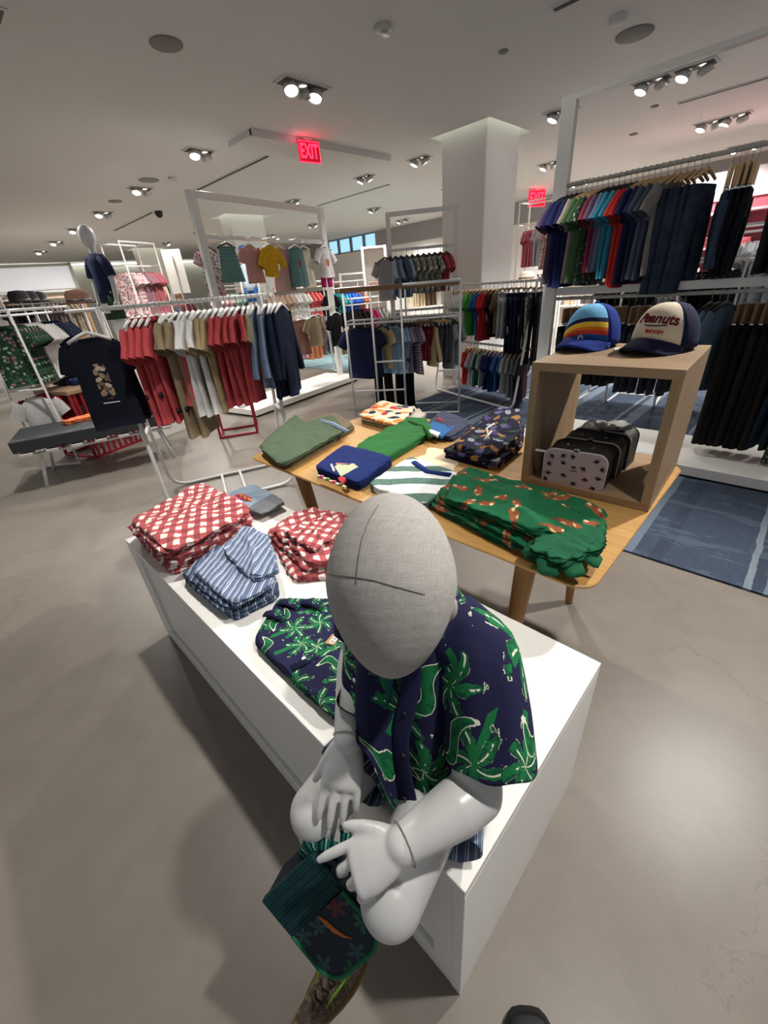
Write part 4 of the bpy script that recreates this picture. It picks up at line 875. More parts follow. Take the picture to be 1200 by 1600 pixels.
# ---- shirt
S_, F_ = V((.97, .25, 0)), V((.25, -.97, 0))
lev = [(.876, -.330, .372, .050, .046, .048), (.858, -.336, .377, .078, .056, .054), (.825, -.342, .376, .112, .070, .062), (.76, -.338, .366, .117, .088, .070), (.69, -.328, .350, .117, .098, .076), (.62, -.315, .334, .121, .104, .082), (.565, -.302, .324, .124, .110, .086), (.53, -.294, .320, .126, .112, .088)]
b = MB(); rows = []; uvs = []; n = 48
for k, (z, x, y, w, df, db) in enumerate(lev):
    row, uv = [], []; q = k/(len(lev)-1)
    for j in range(n+1):
        a = 2*pi*j/n; c, s = cos(a), sin(a); drp = .045*max(0, abs(c)-.35) if k in (1,) else 0
        dg = math.degrees(a) % 360; lift = .185*max(0, min(1, (dg-82)/16))*max(0, min(1, (265-dg)/50))*q**2.2
        wob = (.004+.008*q)*sin(7*a+q*2) + .006*q*sin(13*a+1)
        p = V((x, y, z-drp+lift)) + S_*((w+wob)*c) + F_*(((df if s > 0 else db)+wob)*s); row.append(p-MO); uv.append((a*.118, z))
    rows.append(row); uvs.append(uv)
b.grid(rows, uvs, flip=True)
shirt = b.build('shirt', PALM, MAN, True, solid=.002, sub=1)
for nm, path, rad in (('left', [shL+V((-.045, .0, .012)), shL+V((.008, 0, .004)), V((-.190, .358, .74)), V((-.160, .325, .680))], [(.062, .060), (.066, .062), (.070, .062), (.074, .062)]), ('right', [shR+V((.04, 0, .01)), shR+V((-.002, 0, .0)), V((-.455, .352, .75)), V((-.45, .342, .725))], [(.058, .056), (.056, .052), (.052, .046), (.052, .046)])):
    b = MB(True); P = []
    for k in range(len(path)-1):
        for i in range(3): P.append(rel(path[k].lerp(path[k+1], i/3)))
    P.append(rel(path[-1])); Rr = [tuple(rad[min(3, int(i/3))][c]*(1-(i % 3)/3) + rad[min(3, int(i/3)+1)][c]*((i % 3)/3) for c in (0, 1)) for i in range(10)]
    ids = b.tube(P, Rr, 24, caps=False, flat=(.3, .9, .2)); b.uv = [(u[0]*1.0+.37, u[1]+.2) for u in b.uv]
    for i, p in enumerate(b.v): v = V(p); b.v[i] = tuple(v + V((0, 0, .006*sin(v.x*90+v.y*60))))
    b.build('sleeve', PALM, MAN, True, solid=.002, sub=1)
def ringpt(a, z, lift=.004):
    for k in range(len(lev)-1):
        if lev[k][0] >= z >= lev[k+1][0]:
            q = (lev[k][0]-z)/(lev[k][0]-lev[k+1][0]); m = [lev[k][i]*(1-q)+lev[k+1][i]*q for i in range(6)]; c, s = cos(a), sin(a)
            return V((m[1], m[2], z)) + S_*((m[3]+lift)*c) + F_*((m[4]+lift)*s) - MO
b = MB(); b.tube([ringpt(radians(75+3*sin(z*30)), z, .007) for z in (.85, .82, .78, .74, .70, .66, .62, .585, .56)], [(.016, .0022)]*9, 8, flat=F_); b.build('placket', cloth((32, 34, 68)), MAN, True)
b = MB(); b.tube([ringpt(radians(93+2*sin(z*30)), z, .006) for z in (.83, .80, .76, .72, .69)], [(.010, .002), (.014, .002), (.013, .002), (.010, .002), (.004, .002)], 8, flat=F_); b.build('placket_facing', cloth((18, 84, 78)), MAN, True)
for z in (.80, .735, .67, .60):
    q = ringpt(radians(75), z, .011); b = MB(); b.ellipsoid(q, (.0045, .002, .0045), 10, 6); b.build('button', plain('dark_button', (70, 40, 40), .4), MAN, True)
q = ringpt(radians(122), .735, .007); b = MB(); b.ellipsoid(q, (.006, .0025, .006), 10, 6); b.build('button', TAGW, MAN, True)
for s0, a0, a1 in ((1, -95, 70), (-1, 110, 275)):
    b = MB(); A = [radians(a0+(a1-a0)*i/10) for i in range(11)]; rows = []
    for dz, rr in ((.004, .000), (.010, .010), (-.012, .030), (-.034, .036)):
        rows.append([V((-.332, .374, .868+dz)) + S_*((.050+rr)*cos(a)) + F_*((.048+rr*.8)*sin(a)) - MO for a in A])
    b.grid(rows, [[(a*.07+.3, i*.03) for a in A] for i in range(4)], flip=True); b.build('collar', PALM, MAN, True, solid=.002, sub=1)
# ---- shorts
b = MB(True); b.tube([rel(V((-.31, .372, .50))), rel(V((-.312, .372, .55))), rel(V((-.316, .372, .60))), rel(V((-.322, .37, .66)))], [(.118, .088), (.118, .088), (.112, .083), (.103, .07)], 28, caps=False, flat=(.25, -.97, 0)); b.v = [(x, y, max(z, .0015)) for x, y, z in b.v]; b.build('shorts_waist', TICKING2, MAN, True, solid=.002)
b = MB(True); b.tube([rel(V((-.322, .37, .65))), rel(V((-.33, .368, .70))), rel(V((-.337, .37, .76))), rel(V((-.34, .374, .82)))], [(.104, .072), (.106, .074), (.108, .072), (.09, .058)], 28, caps=False, flat=(.25, -.97, 0)); b.build('shirt_inner_panel', PALM2, MAN, True, solid=.002)
for nm, path, rad in (('l', [hipL+V((-.03, .03, .0)), hipL, V((-.205, .27, .557)), V((-.183, .232, .556))], [.075, .072, .062, .062]), ('r', [hipR+V((.03, .03, 0)), hipR, V((-.362, .27, .562)), V((-.352, .205, .566))], [.075, .07, .064, .068])):
    b = MB(True); P = []
    for k in range(3):
        for i in range(3): P.append(rel(path[k].lerp(path[k+1], i/3)))
    P.append(rel(path[3])); Rr = [(rad[min(3, i//3)]*(1-(i % 3)/3)+rad[min(3, i//3+1)]*((i % 3)/3)) for i in range(10)]
    b.tube(P, [(r, r*.82) for r in Rr], 24, caps=False, flat=(0, 0, 1)); b.v = [tuple(V(p)+V((0, 0, .004*sin(p[0]*120)))) for p in b.v]; b.v = [(p[0], p[1], max(p[2], .0015)) for p in b.v]
    b.build('shorts_leg', TICKING2 if nm == 'r' else TICKING, MAN, True, solid=.002)
# ---- shoes
def m_camo():
    t = NT('brown_marbled_shoe'); o = t.coord('Object'); f = t.noise(o, 60, 4, .7, 1.5)
    return t.fin(t.ramp(f, [(.3, srgb(44, 36, 30)), (.5, srgb(82, 68, 56)), (.62, srgb(132, 116, 100)), (.75, srgb(60, 50, 42))]), .8)
CAMOS = m_camo(); LIME = cloth((128, 176, 62)); GUM = plain('gum_sole', (104, 82, 40), .6)
def shoe(toeward, up, origin, L, w, name):
    t_ = V(toeward).normalized(); u = V(up); u = (u-t_*u.dot(t_)).normalized(); s = t_.cross(u); O = V(origin)-MO
    T = lambda x, y, z: O + t_*x + s*y + u*z
    outl = [(L*(.5-.5*cos(pi*i/12)) - L*.12, w*(.62+.38*sin(pi*min(1, i/8)))*sin(pi*(.06+.88*i/12))**.5) for i in range(13)]
    ring = [(x, y) for x, y in outl] + [(x, -y) for x, y in outl[::-1]]
    b = MB(); rows = [[T(x*1.03, y*k, z) for x, y in ring] for k, z in ((.96, 0), (1.05, .006), (1.05, .016), (.98, .020))]; ids = b.grid(rows, closed=True); b.cap(ids[0], True); b.cap(ids[-1]); so = b.build('shoe', GUM, MAN, True)
    b = MB(); rows = []
    for q in (0, .3, .6, .85, 1):
        rows.append([T(x if q < .1 else -L*.12+(x+L*.12)*(1-.42*q**1.6), y*(1-.38*q**1.5), .018+.052*q*(1-.62*max(0, (x+L*.12)/L)**1.3)) for x, y in ring])
    ids = b.grid(rows, closed=True); b.cap(ids[0], True); b.cap(ids[-1]); up_ = b.build('upper', CAMOS, so, True, sub=1)
    b = MB(); b.tube([T(L*.50, w*.45, .034), T(L*.30, w*.62, .05), T(L*.08, w*.70, .058), T(-L*.08, w*.55, .064)], [(.0022, .0012)]*4, 6); b.tube([T(L*.5, -w*.45, .034), T(L*.30, -w*.62, .05), T(L*.08, -w*.7, .058), T(-L*.08, -w*.55, .064)], [(.0022, .0012)]*4, 6); b.build('lime_trim', LIME, so, True)
    for k in range(4):
        x = L*(.24+.09*k); z = .056-.006*k; b = MB(); b.tube([T(x, -w*.3, z), T(x+.004, 0, z+.007), T(x, w*.3, z)], .0018, 5); b.build('lace', plain('dark_lace', (40, 34, 30), .9), so, True)
    b = MB(); b.tube([T(-L*.02+.026*cos(a), .024*sin(a), .068) for a in [i*pi/8 for i in range(16)]], .003, 6, closed=True); b.build('collar_trim', LIME, so, True)
shoe((.02, -1, -.02), (0, 0, 1), (-.284, .100, .205), .165, .037, 'r')
shoe((.08, -.12, -1), (-.1, -1, .1), (-.292, .194, .46), .145, .034, 'l')
# ================================================================ the little bag in its hands
TL, TR_, BL = at_z(414, 1402, .45), at_z(497, 1324, .545), at_z(464, 1540, .335)
e1 = (TR_-TL); BW = e1.length; e1.normalize(); e2 = BL-TL; e2 = (e2-e1*e2.dot(e1)); BH = e2.length*1.24; e2.normalize(); nn = e1.cross(e2)
if nn.dot(V((0, 0, CAM_H))-TL) < 0: nn = -nn
BAG = thing('lunch_bag', 'small dark green and navy bag with a jungle print pocket in the mannequin\'s hands', 'bag', TL)
def BP(a, h, d=0): return e1*a + e2*h + nn*d
BW *= .92
def uout(w0, w1, h0, h1, r, n=8):
    out = [(w0, h0), (w1, h0), (w1, h1-r)] + [(w1-r+r*sin(t), h1-r+r*(1-cos(t))*1.0) if False else (w1-r+r*cos(t), h1-r+r*sin(t)) for t in [pi/2*i/n for i in range(1, n+1)]]
    out += [(w0+r-r*sin(t), h1-r+r*cos(t)) for t in [pi/2*i/n for i in range(n+1)]]; return out
def m_junglebag():
    t = NT('jungle_pocket_print'); p, s, x, y, c = cells(t, .034, .9); nz = t.math('SUBTRACT', t.noise(p, 80, 3), .5); col = t.mix(t.noise(p, 20, 3), srgb(18, 28, 40), srgb(30, 44, 54))
    r = t.math('SQRT', t.math('ADD', t.math('MULTIPLY', x, x), t.math('MULTIPLY', y, y))); a = t.math('ARCTAN2', y, x); pet = t.math('ABSOLUTE', t.math('COSINE', t.math('MULTIPLY', a, 2.5)))
    leaf = t.math('MULTIPLY', t.lt(r, t.math('MULTIPLY', t.math('POWER', pet, 1.2), .0175)), t.gt(c[1], .3)); col = t.mix(leaf, col, t.ramp(c[2], [(0, srgb(34, 92, 62)), (.5, srgb(44, 76, 84)), (.8, srgb(96, 40, 52))], True))
    t.bump(t.noise(t.coord('Object'), 500, 1), .2, .002); return t.fin(col, .7, 0, .3)
JB = m_junglebag(); TEALV = plain('dark_teal_velvet', (20, 52, 56), .8, nscale=40, namt=.2, bump=.2); BAGN = cloth((17, 20, 32)); GPIPE = cloth((40, 112, 78))
b = MB(); o_ = uout(0, BW, 0, BH, .035); b.prism(o_, -.062, 0, lambda x, y, h: BP(x, y, h)); b.build('bag_body', BAGN, BAG, False, bevel=.004)
fl = BH*.42
b = MB(); b.prism(uout(.002, BW-.002, fl, BH-.003, .034), 0, .006, lambda x, y, h: BP(x, y, h)); b.build('front_pocket', JB, BAG)
b = MB(); b.prism([(-.001, -.002), (BW, -.002), (BW, fl*.95), (0, fl*1.02)], -.004, .009, lambda x, y, h: BP(x, y, h)); b.build('teal_flap', m_stripe('teal_velvet_stripe', (20, 50, 54), [(.2, .5, (26, 64, 66)), (.7, .8, (34, 78, 80))], .012, 1), BAG, bevel=.003)
b = MB(); P = uout(.001, BW-.001, fl, BH-.002, .034)[1:]+[(.001, fl)]; b.tube([BP(x, y, .006) for x, y in P], .0032, 7); b.build('green_piping', GPIPE, BAG, True)
# orange lizard on the pocket
b = MB(); b.tube([BP(BW*.50, fl+.004, .0065), BP(BW*.53, fl+.018, .007), BP(BW*.55, fl+.034, .007), BP(BW*.60, fl+.048, .0068), BP(BW*.66, fl+.058, .0065)], [(.0015, .001), (.0042, .0014), (.0045, .0014), (.0025, .001), (.0007, .0007)], 8, flat=nn); b.build('lizard_print', cloth((196, 110, 58)), BAG, True)
# gusset pouch, rim webbing and straps on the upper right side
mid = e1*BW - nn*.03
b = MB(); rows = []; 
for q, wd in ((0, .030), (.25, .033), (.6, .030), (.9, .020), (1, .010)):
    rows.append([BP(BW-.004+.055*(.55+.45*sin(pi*min(1, q+.25)))*max(0, sin(a))**.7, BH*(.22+.70*q), -.030+wd*cos(a)) for a in [pi*i/10 for i in range(11)]])
b.grid(rows, [[(a*.01, q*.1) for a in range(11)] for q in range(5)]); b.build('side_pouch', JB, BAG, True, solid=.003)
for k, (off, hh) in enumerate(((-.004, .0), (-.030, .008))):
    b = MB(); b.tube([BP(BW*.80, -.002+hh, off), BP(BW*.95, -.010+hh, off), BP(BW*1.10, .004+hh, off-.004), BP(BW*1.22, .034+hh, off-.01)], [(.011, .0022)]*4, 8, flat=nn); b.build('rim_webbing', WEBBING, BAG, True)
b = MB(); b.tube([BP(BW*1.1, BH*.30, -.035), BP(BW*1.32, BH*.5, -.05), BP(BW*1.38, BH*.72, -.05), BP(BW*1.2, BH*.86, -.04)], [(.014, .004), (.016, .005), (.016, .005), (.012, .004)], 8, flat=nn); b.build('shoulder_strap', BAGN, BAG, True)
b = MB(); b.tube([BP(BW*1.15, BH*.34, -.02), BP(BW*1.28, BH*.55, -.03), BP(BW*1.22, BH*.8, -.03)], [(.01, .003)]*3, 8, flat=nn); b.build('strap_buckle', cloth((28, 40, 54)), BAG, True)
# photographer's shoe toe at the very bottom of the view
tip = at_z(822, 1568, .045); fd2 = V((-.66, .75, 0)).normalized(); sd2 = V((fd2.y, -fd2.x, 0)); SL = .285
t = thing('shoe', 'rounded toe of a black shoe at the bottom edge of the photo', 'shoe', (tip.x-fd2.x*.14, tip.y-fd2.y*.14, 0)); so0 = V(t.location)
def SP(x, y, z): return tip - fd2*x + sd2*y + V((0, 0, z-tip.z)) - so0
half = [(SL*(.5-.5*cos(pi*i/16)), .060*(sin(pi*(.012+.94*i/16))**.55)*(1-.22*sin(pi*i/16)*(i > 7))) for i in range(17)]
ring = half + [(x, -y) for x, y in half[::-1]]
b = MB(); rows = [[SP(x*1.01-.002, y*k, z) for x, y in ring] for k, z in ((.97, 0), (1.04, .006), (1.04, .020), (1.0, .024))]; ids = b.grid(rows, closed=True); b.cap(ids[0], True); b.cap(ids[-1]); b.build('sole', plain('black_rubber', (24, 24, 25), .7), t, True)
b = MB(); rows = []
for q in (0, .25, .5, .75, .92, 1):
    rows.append([SP(x if q < .05 else x + (SL*.62-x)*.55*q**2.2, y*(1-.5*q**2), .022+(.028+.055*min(1, x/SL*1.5))*q) for x, y in ring])
ids = b.grid(rows, closed=True); b.cap(ids[0], True); b.cap(ids[-1]); b.build('upper', BLACK, t, True, sub=1)
for k in range(4): b = MB(); x = .105+.02*k; b.tube([SP(x, -.022, .066+.006*k), SP(x, 0, .073+.006*k), SP(x, .022, .066+.006*k)], .0025, 6); b.build('lace', plain('dark_lace', (40, 34, 30), .9), t, True)
# ================================================================ caps on the riser, suitcases inside it
def cap_obj(px, py, rz, label, mats, logo, s=1.0, squash=.98):
    c = at_z(px, py, RTOP); t = thing('baseball_cap', label, 'cap', (c.x, c.y, RTOP+.0005), rz)
    a, bb, h = .078*s, .092*s, .112*s
    def dome(u, v):   # u angle round (0 = front, local -y), v 0..1 up
        r = cos(v*pi/2)**.78 if v < 1 else 0; z = h*(sin(v*pi/2)**.95); return V((a*r*sin(u), -bb*r*cos(u)*(1 if cos(u) < 0 else squash), z + .010 + .032*max(0, cos(u))**1.5*(1-v)**1.2))
    for nm, u0, u1, m in (('front_panel', -1.08, 1.08, mats[0]), ('side_panels', 1.08, 2*pi-1.08, mats[1])):
        b = MB(); N = 24; b.grid([[dome(u0+(u1-u0)*i/N, min(.995, j/12)) for i in range(N+1)] for j in range(13)], [[((u0+(u1-u0)*i/N)*.08, h*sin(j/12*pi/2)) for i in range(N+1)] for j in range(13)])
        b.build(nm, m, t, True, solid=.003)
    b = MB(); rows = []
    for j in range(8):
        q = j/7; row = []
        for i in range(25):
            u = -1.22+2.44*i/24; p = dome(u, .02); L = .062*s*(cos(u/1.22*pi/2)**.75 if abs(u) < 1.219 else 0); row.append(p+V((sin(u)*L*q*.25, -L*q*.95, -.003 - .030*q + .016*q*(1-(u/1.22)**2)*(1-.45*q) - .012*(abs(u)/1.22)**1.6*q)))
        rows.append(row)
    b.grid(rows, flip=False); b.v = [(x, y, max(z, .002)) for x, y, z in b.v]; b.build('brim', mats[2], t, True, solid=.004)
    b = MB(); b.ellipsoid((0, 0, h+.014), (.008, .008, .005), 10, 6); b.build('top_button', mats[2], t, True)
    for u in (1.4, -1.4, 2.4, -2.4): b = MB(); b.ellipsoid(dome(u, .62), (.003, .003, .003), 8, 5); b.build('eyelet', mats[2], t, True)
    b = MB(); b.tube([dome(-1.08, j/12)*1.012 for j in range(12)], .0013, 5); b.build('seam', mats[1], t, True); b = MB(); b.tube([dome(1.08, j/12)*1.012 for j in range(12)], .0013, 5); b.build('seam', mats[1], t, True)
    return t, dome
def m_capstripes():
    t = NT('cap_rainbow_panel'); o = t.sep(t.coord('Object')); h = t.math('ADD', o[2], t.math('MULTIPLY', o[0], -.22)); h = t.math('ADD', h, t.math('MULTIPLY', t.math('MULTIPLY', o[0], o[0]), 4.0))
    col = t.ramp(t.math('MULTIPLY', h, 1/.14), [(0, srgb(24, 84, 160)), (.33, srgb(24, 84, 160)), (.34, srgb(206, 66, 48)), (.43, srgb(222, 120, 40)), (.50, srgb(238, 196, 60)), (.60, srgb(30, 36, 80)), (.68, srgb(116, 182, 222))], True)
    weave(t, .2); return t.fin(col, .85, 0, .2)
CBLUE = cloth((22, 46, 128)); CNAVY = cloth((26, 28, 62)); CREAM = cloth((222, 210, 186))
t, dome = cap_obj(922, 541, radians(-6), 'royal blue cap with a rainbow striped front standing left on the oak riser', [m_capstripes(), CBLUE, CBLUE], None, 1.09)
b = MB()
for dx, dz, w, hh in ((0, .010, .012, .004), (-.006, .004, .006, .012), (.007, .005, .004, .010)): b.ellipsoid(dome(.35, .05)+V((dx, -.048, dz-.008)), (w/2, .002, hh/2), 8, 6)
b.build('brim_patch', plain('patch_silver', (150, 160, 176), .5), t, True)
t, dome = cap_obj(1034, 546, radians(-17), 'navy cap with a cream front and red script lettering, right on the oak riser', [CREAM, CNAVY, CNAVY], None, 1.08)
def wrap_text(body, size, v, u0, mat, name, shear=0, bold=0):
    o = text_obj(name, body, size, mat, t, ext=.0008, shear=shear, bold=bold)
    for q in o.data.vertices:
        x, y, z = q.co; u = u0 + x/.088; p = dome(u, v+y/.15); n = dome(u, v+y/.15) - V((0, 0, .03)); n.normalize(); q.co = p + n*(.0026+z)
    return o
REDT = cloth((150, 34, 44)); wrap_text('Peanuts', .040, .36, .17, cloth((40, 22, 40)), 'lettering', .3, .0007); o = wrap_text('Peanuts', .040, .366, .16, REDT, 'lettering', .3, -.0004)
for q in o.data.vertices: q.co *= 1.006
b = MB(); b.tube([dome(-.17+.72*i/10, .22-.02*sin(pi*i/10)+.03*i/10)*1.028 for i in range(11)], [(.001+.0036*sin(pi*i/10), .0016) for i in range(11)], 8); b.build('underline', cloth((40, 22, 40)), t, True)
wrap_text('SNOOPY', .013, .12, .22, cloth((196, 50, 50)), 'small_lettering', 0, .0004)
b = MB(); b.box((0, 0, .004), (.05, .03, .0015), Matrix.Rotation(.15, 3, 'X')); c = at_z(974, 548, RTOP); tag(b.build('price_tag', TAGW, loc=(c.x, c.y, RTOP+.001), rot=(0, 0, .5)), 'white price tag lying between the two caps on the riser', 'price tag')
# ---- suitcases
FZ = TZ+RT; pL, pR = at_z(846, 750, FZ), at_z(941, 769, FZ); sw = (pR-pL).length; srz = atan2(pR.y-pL.y, pR.x-pL.x); sh = .118
PINKF = plain('dusty_pink_board', (176, 158, 160), .6, nscale=8, namt=.03); BLKC = plain('black_case_card', (44, 44, 40), .6, nscale=120, namt=.2, bump=.1); PIPEW = plain('case_piping', (206, 200, 198), .5)
def suitcase(org, rz, w, h, d, label, face):
    t = thing('toy_suitcase', label, 'suitcase', org, rz, 'small suitcases in the oak riser'); out = [(-w/2, 0), (w/2, 0)] + [(w/2-.03+.03*cos(a), h-.03+.03*sin(a)) for a in [pi/2*i/7 for i in range(8)]] + [(-w/2+.03-.03*sin(a), h-.03+.03*cos(a)) for a in [pi/2*i/7 for i in range(8)]]
    f = lambda x, y, q: (x, q, y)
    b = MB(); b.prism(out[::-1], .004, d-.004, f); b.build('case_body', BLKC, t)
    b = MB(); b.prism([(x*.985, y*.985+.001) for x, y in out][::-1], 0, .005, f); fc = b.build('front_face', face, t)
    b = MB(); b.prism([(x*.985, y*.985+.001) for x, y in out][::-1], d-.005, d, f); b.build('back_face', BLKC, t)
    for y in (.003, d-.003):
        b = MB(); b.tube([(x, y, z) for x, z in out], .0026, 6, closed=True); b.build('edge_piping', PIPEW if y < .01 else BLKC, t, True)
    b = MB(); b.tube(arc_path([(-.035, d/2, h-.001), (-.03, d/2, h+.016), (.03, d/2, h+.016), (.035, d/2, h-.001)], .012, 4), [(.0032, .005)]*12 if False else .0035, 8); b.build('handle', BLACK, t, True)
    for s in (-1, 1):
        b = MB(); b.box((s*.036, d/2, h+.002), (.012, .014, .004)); b.build('handle_mount', CHROME, t, bevel=.001)
    b = MB(); b.box((0, .006, h+.002), (.016, .012, .008)); b.build('clasp', CHROME, t, bevel=.001)
    return t, fc
T, FC = suitcase((pL.x+(pR.x-pL.x)/2, pL.y+(pR.y-pL.y)/2, FZ), srz, sw, sh, .10, 'pink fronted toy suitcase with dark printed marks, foremost in the riser', PINKF)
rnd = random.Random(9); b = MB()
for i, (gx, gy) in enumerate([(-.36, .80), (-.02, .86), (.34, .80), (-.42, .55), (-.18, .62), (.16, .58), (.42, .62), (-.40, .25), (-.14, .30), (.20, .28), (.40, .33), (-.42, .08), (.02, .10), (.36, .06), (-.20, .86)]):
    cx_, cz_ = gx*sw, gy*sh; a0 = rnd.random()*6
    for k in range(4):
        a = a0+k*.75; q = [(cx_+.0135*cos(a)*r-.0022*sin(a)*w_, cz_+.0125*sin(a)*r+.0022*cos(a)*w_) for r, w_ in ((-.3, .6), (.4, 1), (1, .2), (1, -.2), (.4, -1), (-.3, -.6))]; b.prism(q[::1], 0, .0006, lambda x, y, h: (x, -.0001-h, y))
b.build('printed_marks', plain('print_black', (36, 34, 36), .7), FC)
b = MB(); b.prism([(-.006, .062), (.006, .062), (.008, .071), (.003, .067), (0, .072), (-.003, .067), (-.008, .071)], 0, .0006, lambda x, y, h: (x, -.0001-h, y)); b.tube([(-.012+.024*i/14, -.0006, .054+.0025*sin(i*2.2)) for i in range(15)], .0007, 4); b.build('emblem', MATS['print_black'], FC)
yv = V((-sin(srz), cos(srz), 0))
for k, (dd, a, lab) in enumerate(((.115, -.04, 'dark toy suitcase in the middle of the row inside the riser'), (.222, -.10, 'dark toy suitcase farthest back inside the riser'))):
    o = V(((pL.x+pR.x)/2, (pL.y+pR.y)/2, FZ)) + yv*dd + V((.012*(k+1), 0, 0)); suitcase(o, srz+a, sw*1.0, sh*(1.02+.03*k), .092, lab, BLKC)
c = at_z(858, 700, FZ+sh*.86); b = MB(); b.box((0, 0, 0), (.05, .018, .0012)); b.box((.028, .002, -.001), (.02, .003, .001)); o = b.build('price_tag', TAGW, T); o.location = T.matrix_basis.inverted() @ V((c.x+.012, c.y, c.z)) if False else V((-sw*.5-.012, .02, sh*.82)); o.rotation_euler = (0, .12, .3)
o = pad('tissue_wrap', plain('translucent_wrap', (150, 150, 146), .25, spec=.6), R4(.10, .08), .006, 1, .012, None, 71, None, ((pL.x+pR.x)/2+yv.x*.24+.05, (pL.y+pR.y)/2+yv.y*.24, FZ+sh*1.19), .4, jag=.012); tag(o, 'grey plastic wrap draped on the rearmost suitcase', 'plastic wrap')
# ================================================================ the other racks
def at_d(px, py, d):
    r = ray(px, py); t = d/hypot(r.x, r.y); return V((0, 0, CAM_H)) + r*t
# ---- big white frame on its platform (left of centre)
def frame_rack(A, B, h, name, label, rails, pw=.09, pt=.05, foot=None, mat=WMETAL, tb=.07, ph=.09, pd=.68):
    A, B = V(A), V(B); d = B-A; L = d.length; rz = atan2(d.y, d.x); m = (A+B)/2; t = thing(name, label, 'display frame', (m.x, m.y, 0), rz)
    z0 = ph if foot else 0
    for s in (-1, 1): b = MB(); b.box((s*(L/2-pw/2), 0, (h+z0)/2), (pw, pt, h-z0)); b.build('post', mat, t, bevel=.002)
    b = MB(); b.box((0, 0, h-tb/2), (L-2*pw, pt, tb)); b.build('top_beam', mat, t, bevel=.002)
    for z, hh, off in rails: b = MB(); b.box((0, off, z), (L-2*pw+.002, .03, hh)); b.build('cross_rail', mat, t, bevel=.002)
    if foot:
        b = MB(); b.box((foot[0], foot[1], ph/2+.012), (L+foot[2], pd, ph-.024)); b.build('platform', WORN, t, bevel=.003)
        b = MB(); b.box((foot[0], foot[1], .006), (L+foot[2]-.06, pd-.06, .012)); b.build('plinth_recess', DARK, t)
    return t
FA, FB = V((-4.90, 2.36, 0)), V((-5.31, 4.42, 0)); fd = (FB-FA).normalized(); fn = V((fd.y, -fd.x, 0))
frame_rack(FA, FB, 2.27, 'display_frame', 'tall white display frame with baby clothes on a low white platform', [(1.88, .045, 0), (1.06, .045, 0)], foot=(0, .02, .05))
frz = atan2(fn.x, -fn.y)
def faceout(q, z, kind, words, mat, hang=HWHITE, off=.09, turn=0, tagd=False, sub=None, rows_=1, **op):
    p = FA.lerp(FB, q) + fn*off + V((0, 0, z))
    t = thing('hanging_shirt' if kind == 'shirt' else 'hanging_dress', words, 'shirt' if kind == 'shirt' else 'dress', p, frz+turn)
    (shirt_mesh(**op) if kind == 'shirt' else skirt_mesh(**op)).build('body', mat, t, True)
    if tagd: tag_card(t, (.05, -.05, -.3), .035, .07)
    if sub: b = MB(); b.prism([(.045*cos(a)*sub[1], .05*sin(a)) for a in [i*pi/8 for i in range(16)]], 0, .003, lambda x, y, h: (x, -.036-h, -.26+y)); b.build('front_print', sub[0], t)
    h = hanger('plain', hang, .24); h.location = p; h.rotation_euler = (0, 0, frz+turn); tag(h, '%s hanger on the tall white frame' % ('white plastic' if hang is HWHITE else 'black plastic'), 'hanger', 'hangers on the tall white frame')
    b = MB(); e = p-fn*off; b.tube([e, p+fn*.04], .006, 6); tag(b.build('faceout_arm', WMETAL), 'white face-out arm on the tall white frame', 'bracket', 'face-out arms on the white frame')
faceout(.13, 1.88, 'skirt', 'teal striped sleeveless dress hanging at the left of the tall white frame', TEALST, BLACK, w=.20, L=.34, flare=1.6, z0=-.09)
faceout(.30, 1.88, 'shirt', 'dusty pink baby top right of the teal striped dress', cloth((196, 146, 138)), off=.05, w=.24, L=.32, sl=.10, seed=4)
faceout(.42, 1.88, 'shirt', 'mustard yellow baby top with a tag in the middle of the tall white frame', cloth((206, 164, 30)), off=.12, tagd=True, w=.23, L=.26, sl=.17, seed=5, sdir=(.5, 0, -.86), th=.03)
faceout(.53, 1.88, 'skirt', 'pale pink gauze dress behind the strawberry dress', cloth((206, 168, 160)), off=.04, w=.26, L=.46, flare=1.5)
faceout(.63, 1.88, 'skirt', 'teal green dress with a red strawberry patch on the tall white frame', cloth((96, 136, 136)), off=.12, w=.24, L=.42, flare=1.35, sub=(cloth((150, 74, 70)), .5))
faceout(.74, 1.88, 'skirt', 'cream gauze dress right of the strawberry dress', cloth((216, 206, 190)), off=.05, w=.22, L=.44, flare=1.4)
faceout(.90, 1.88, 'shirt', 'white baby T-shirt with an orange print over pink shorts', CWHITE, off=.12, w=.27, L=.30, sl=.13, seed=6, sub=(cloth((206, 130, 90)), .8))
p = FA.lerp(FB, .90)+fn*.10+V((0, 0, 1.55)); o = pants_mesh(w=.24, L=.20, z0=-.02, seed=3).build('hanging_shorts', cloth((190, 40, 110)), None, True); o.location = p; o.rotation_euler = (0, 0, frz); tag(o, 'magenta pink shorts under the white baby T-shirt', 'shorts')
faceout(.06, 1.86, 'shirt', 'mauve print top half hidden by the left frame post', FLORAL, BLACK, off=-.06, w=.24, L=.40, sl=.1, seed=8)
faceout(.34, 1.06, 'shirt', 'black navy baby top low on the tall white frame, behind the jackets', INK, off=.10, w=.27, L=.36, sl=.14, seed=9)
faceout(.20, 1.06, 'shirt', 'dark navy baby top low at the left of the tall white frame', CHAR, off=.10, w=.27, L=.40, sl=.14, seed=19)
faceout(.70, 1.06, 'shirt', 'khaki beige baby shirt low on the tall white frame', cloth((156, 142, 116)), off=.12, w=.28, L=.32, sl=.14, seed=10)
faceout(.60, 1.06, 'skirt', 'dusty pink dress behind the khaki baby shirt', cloth((176, 128, 122)), off=.04, w=.24, L=.44, flare=1.3)
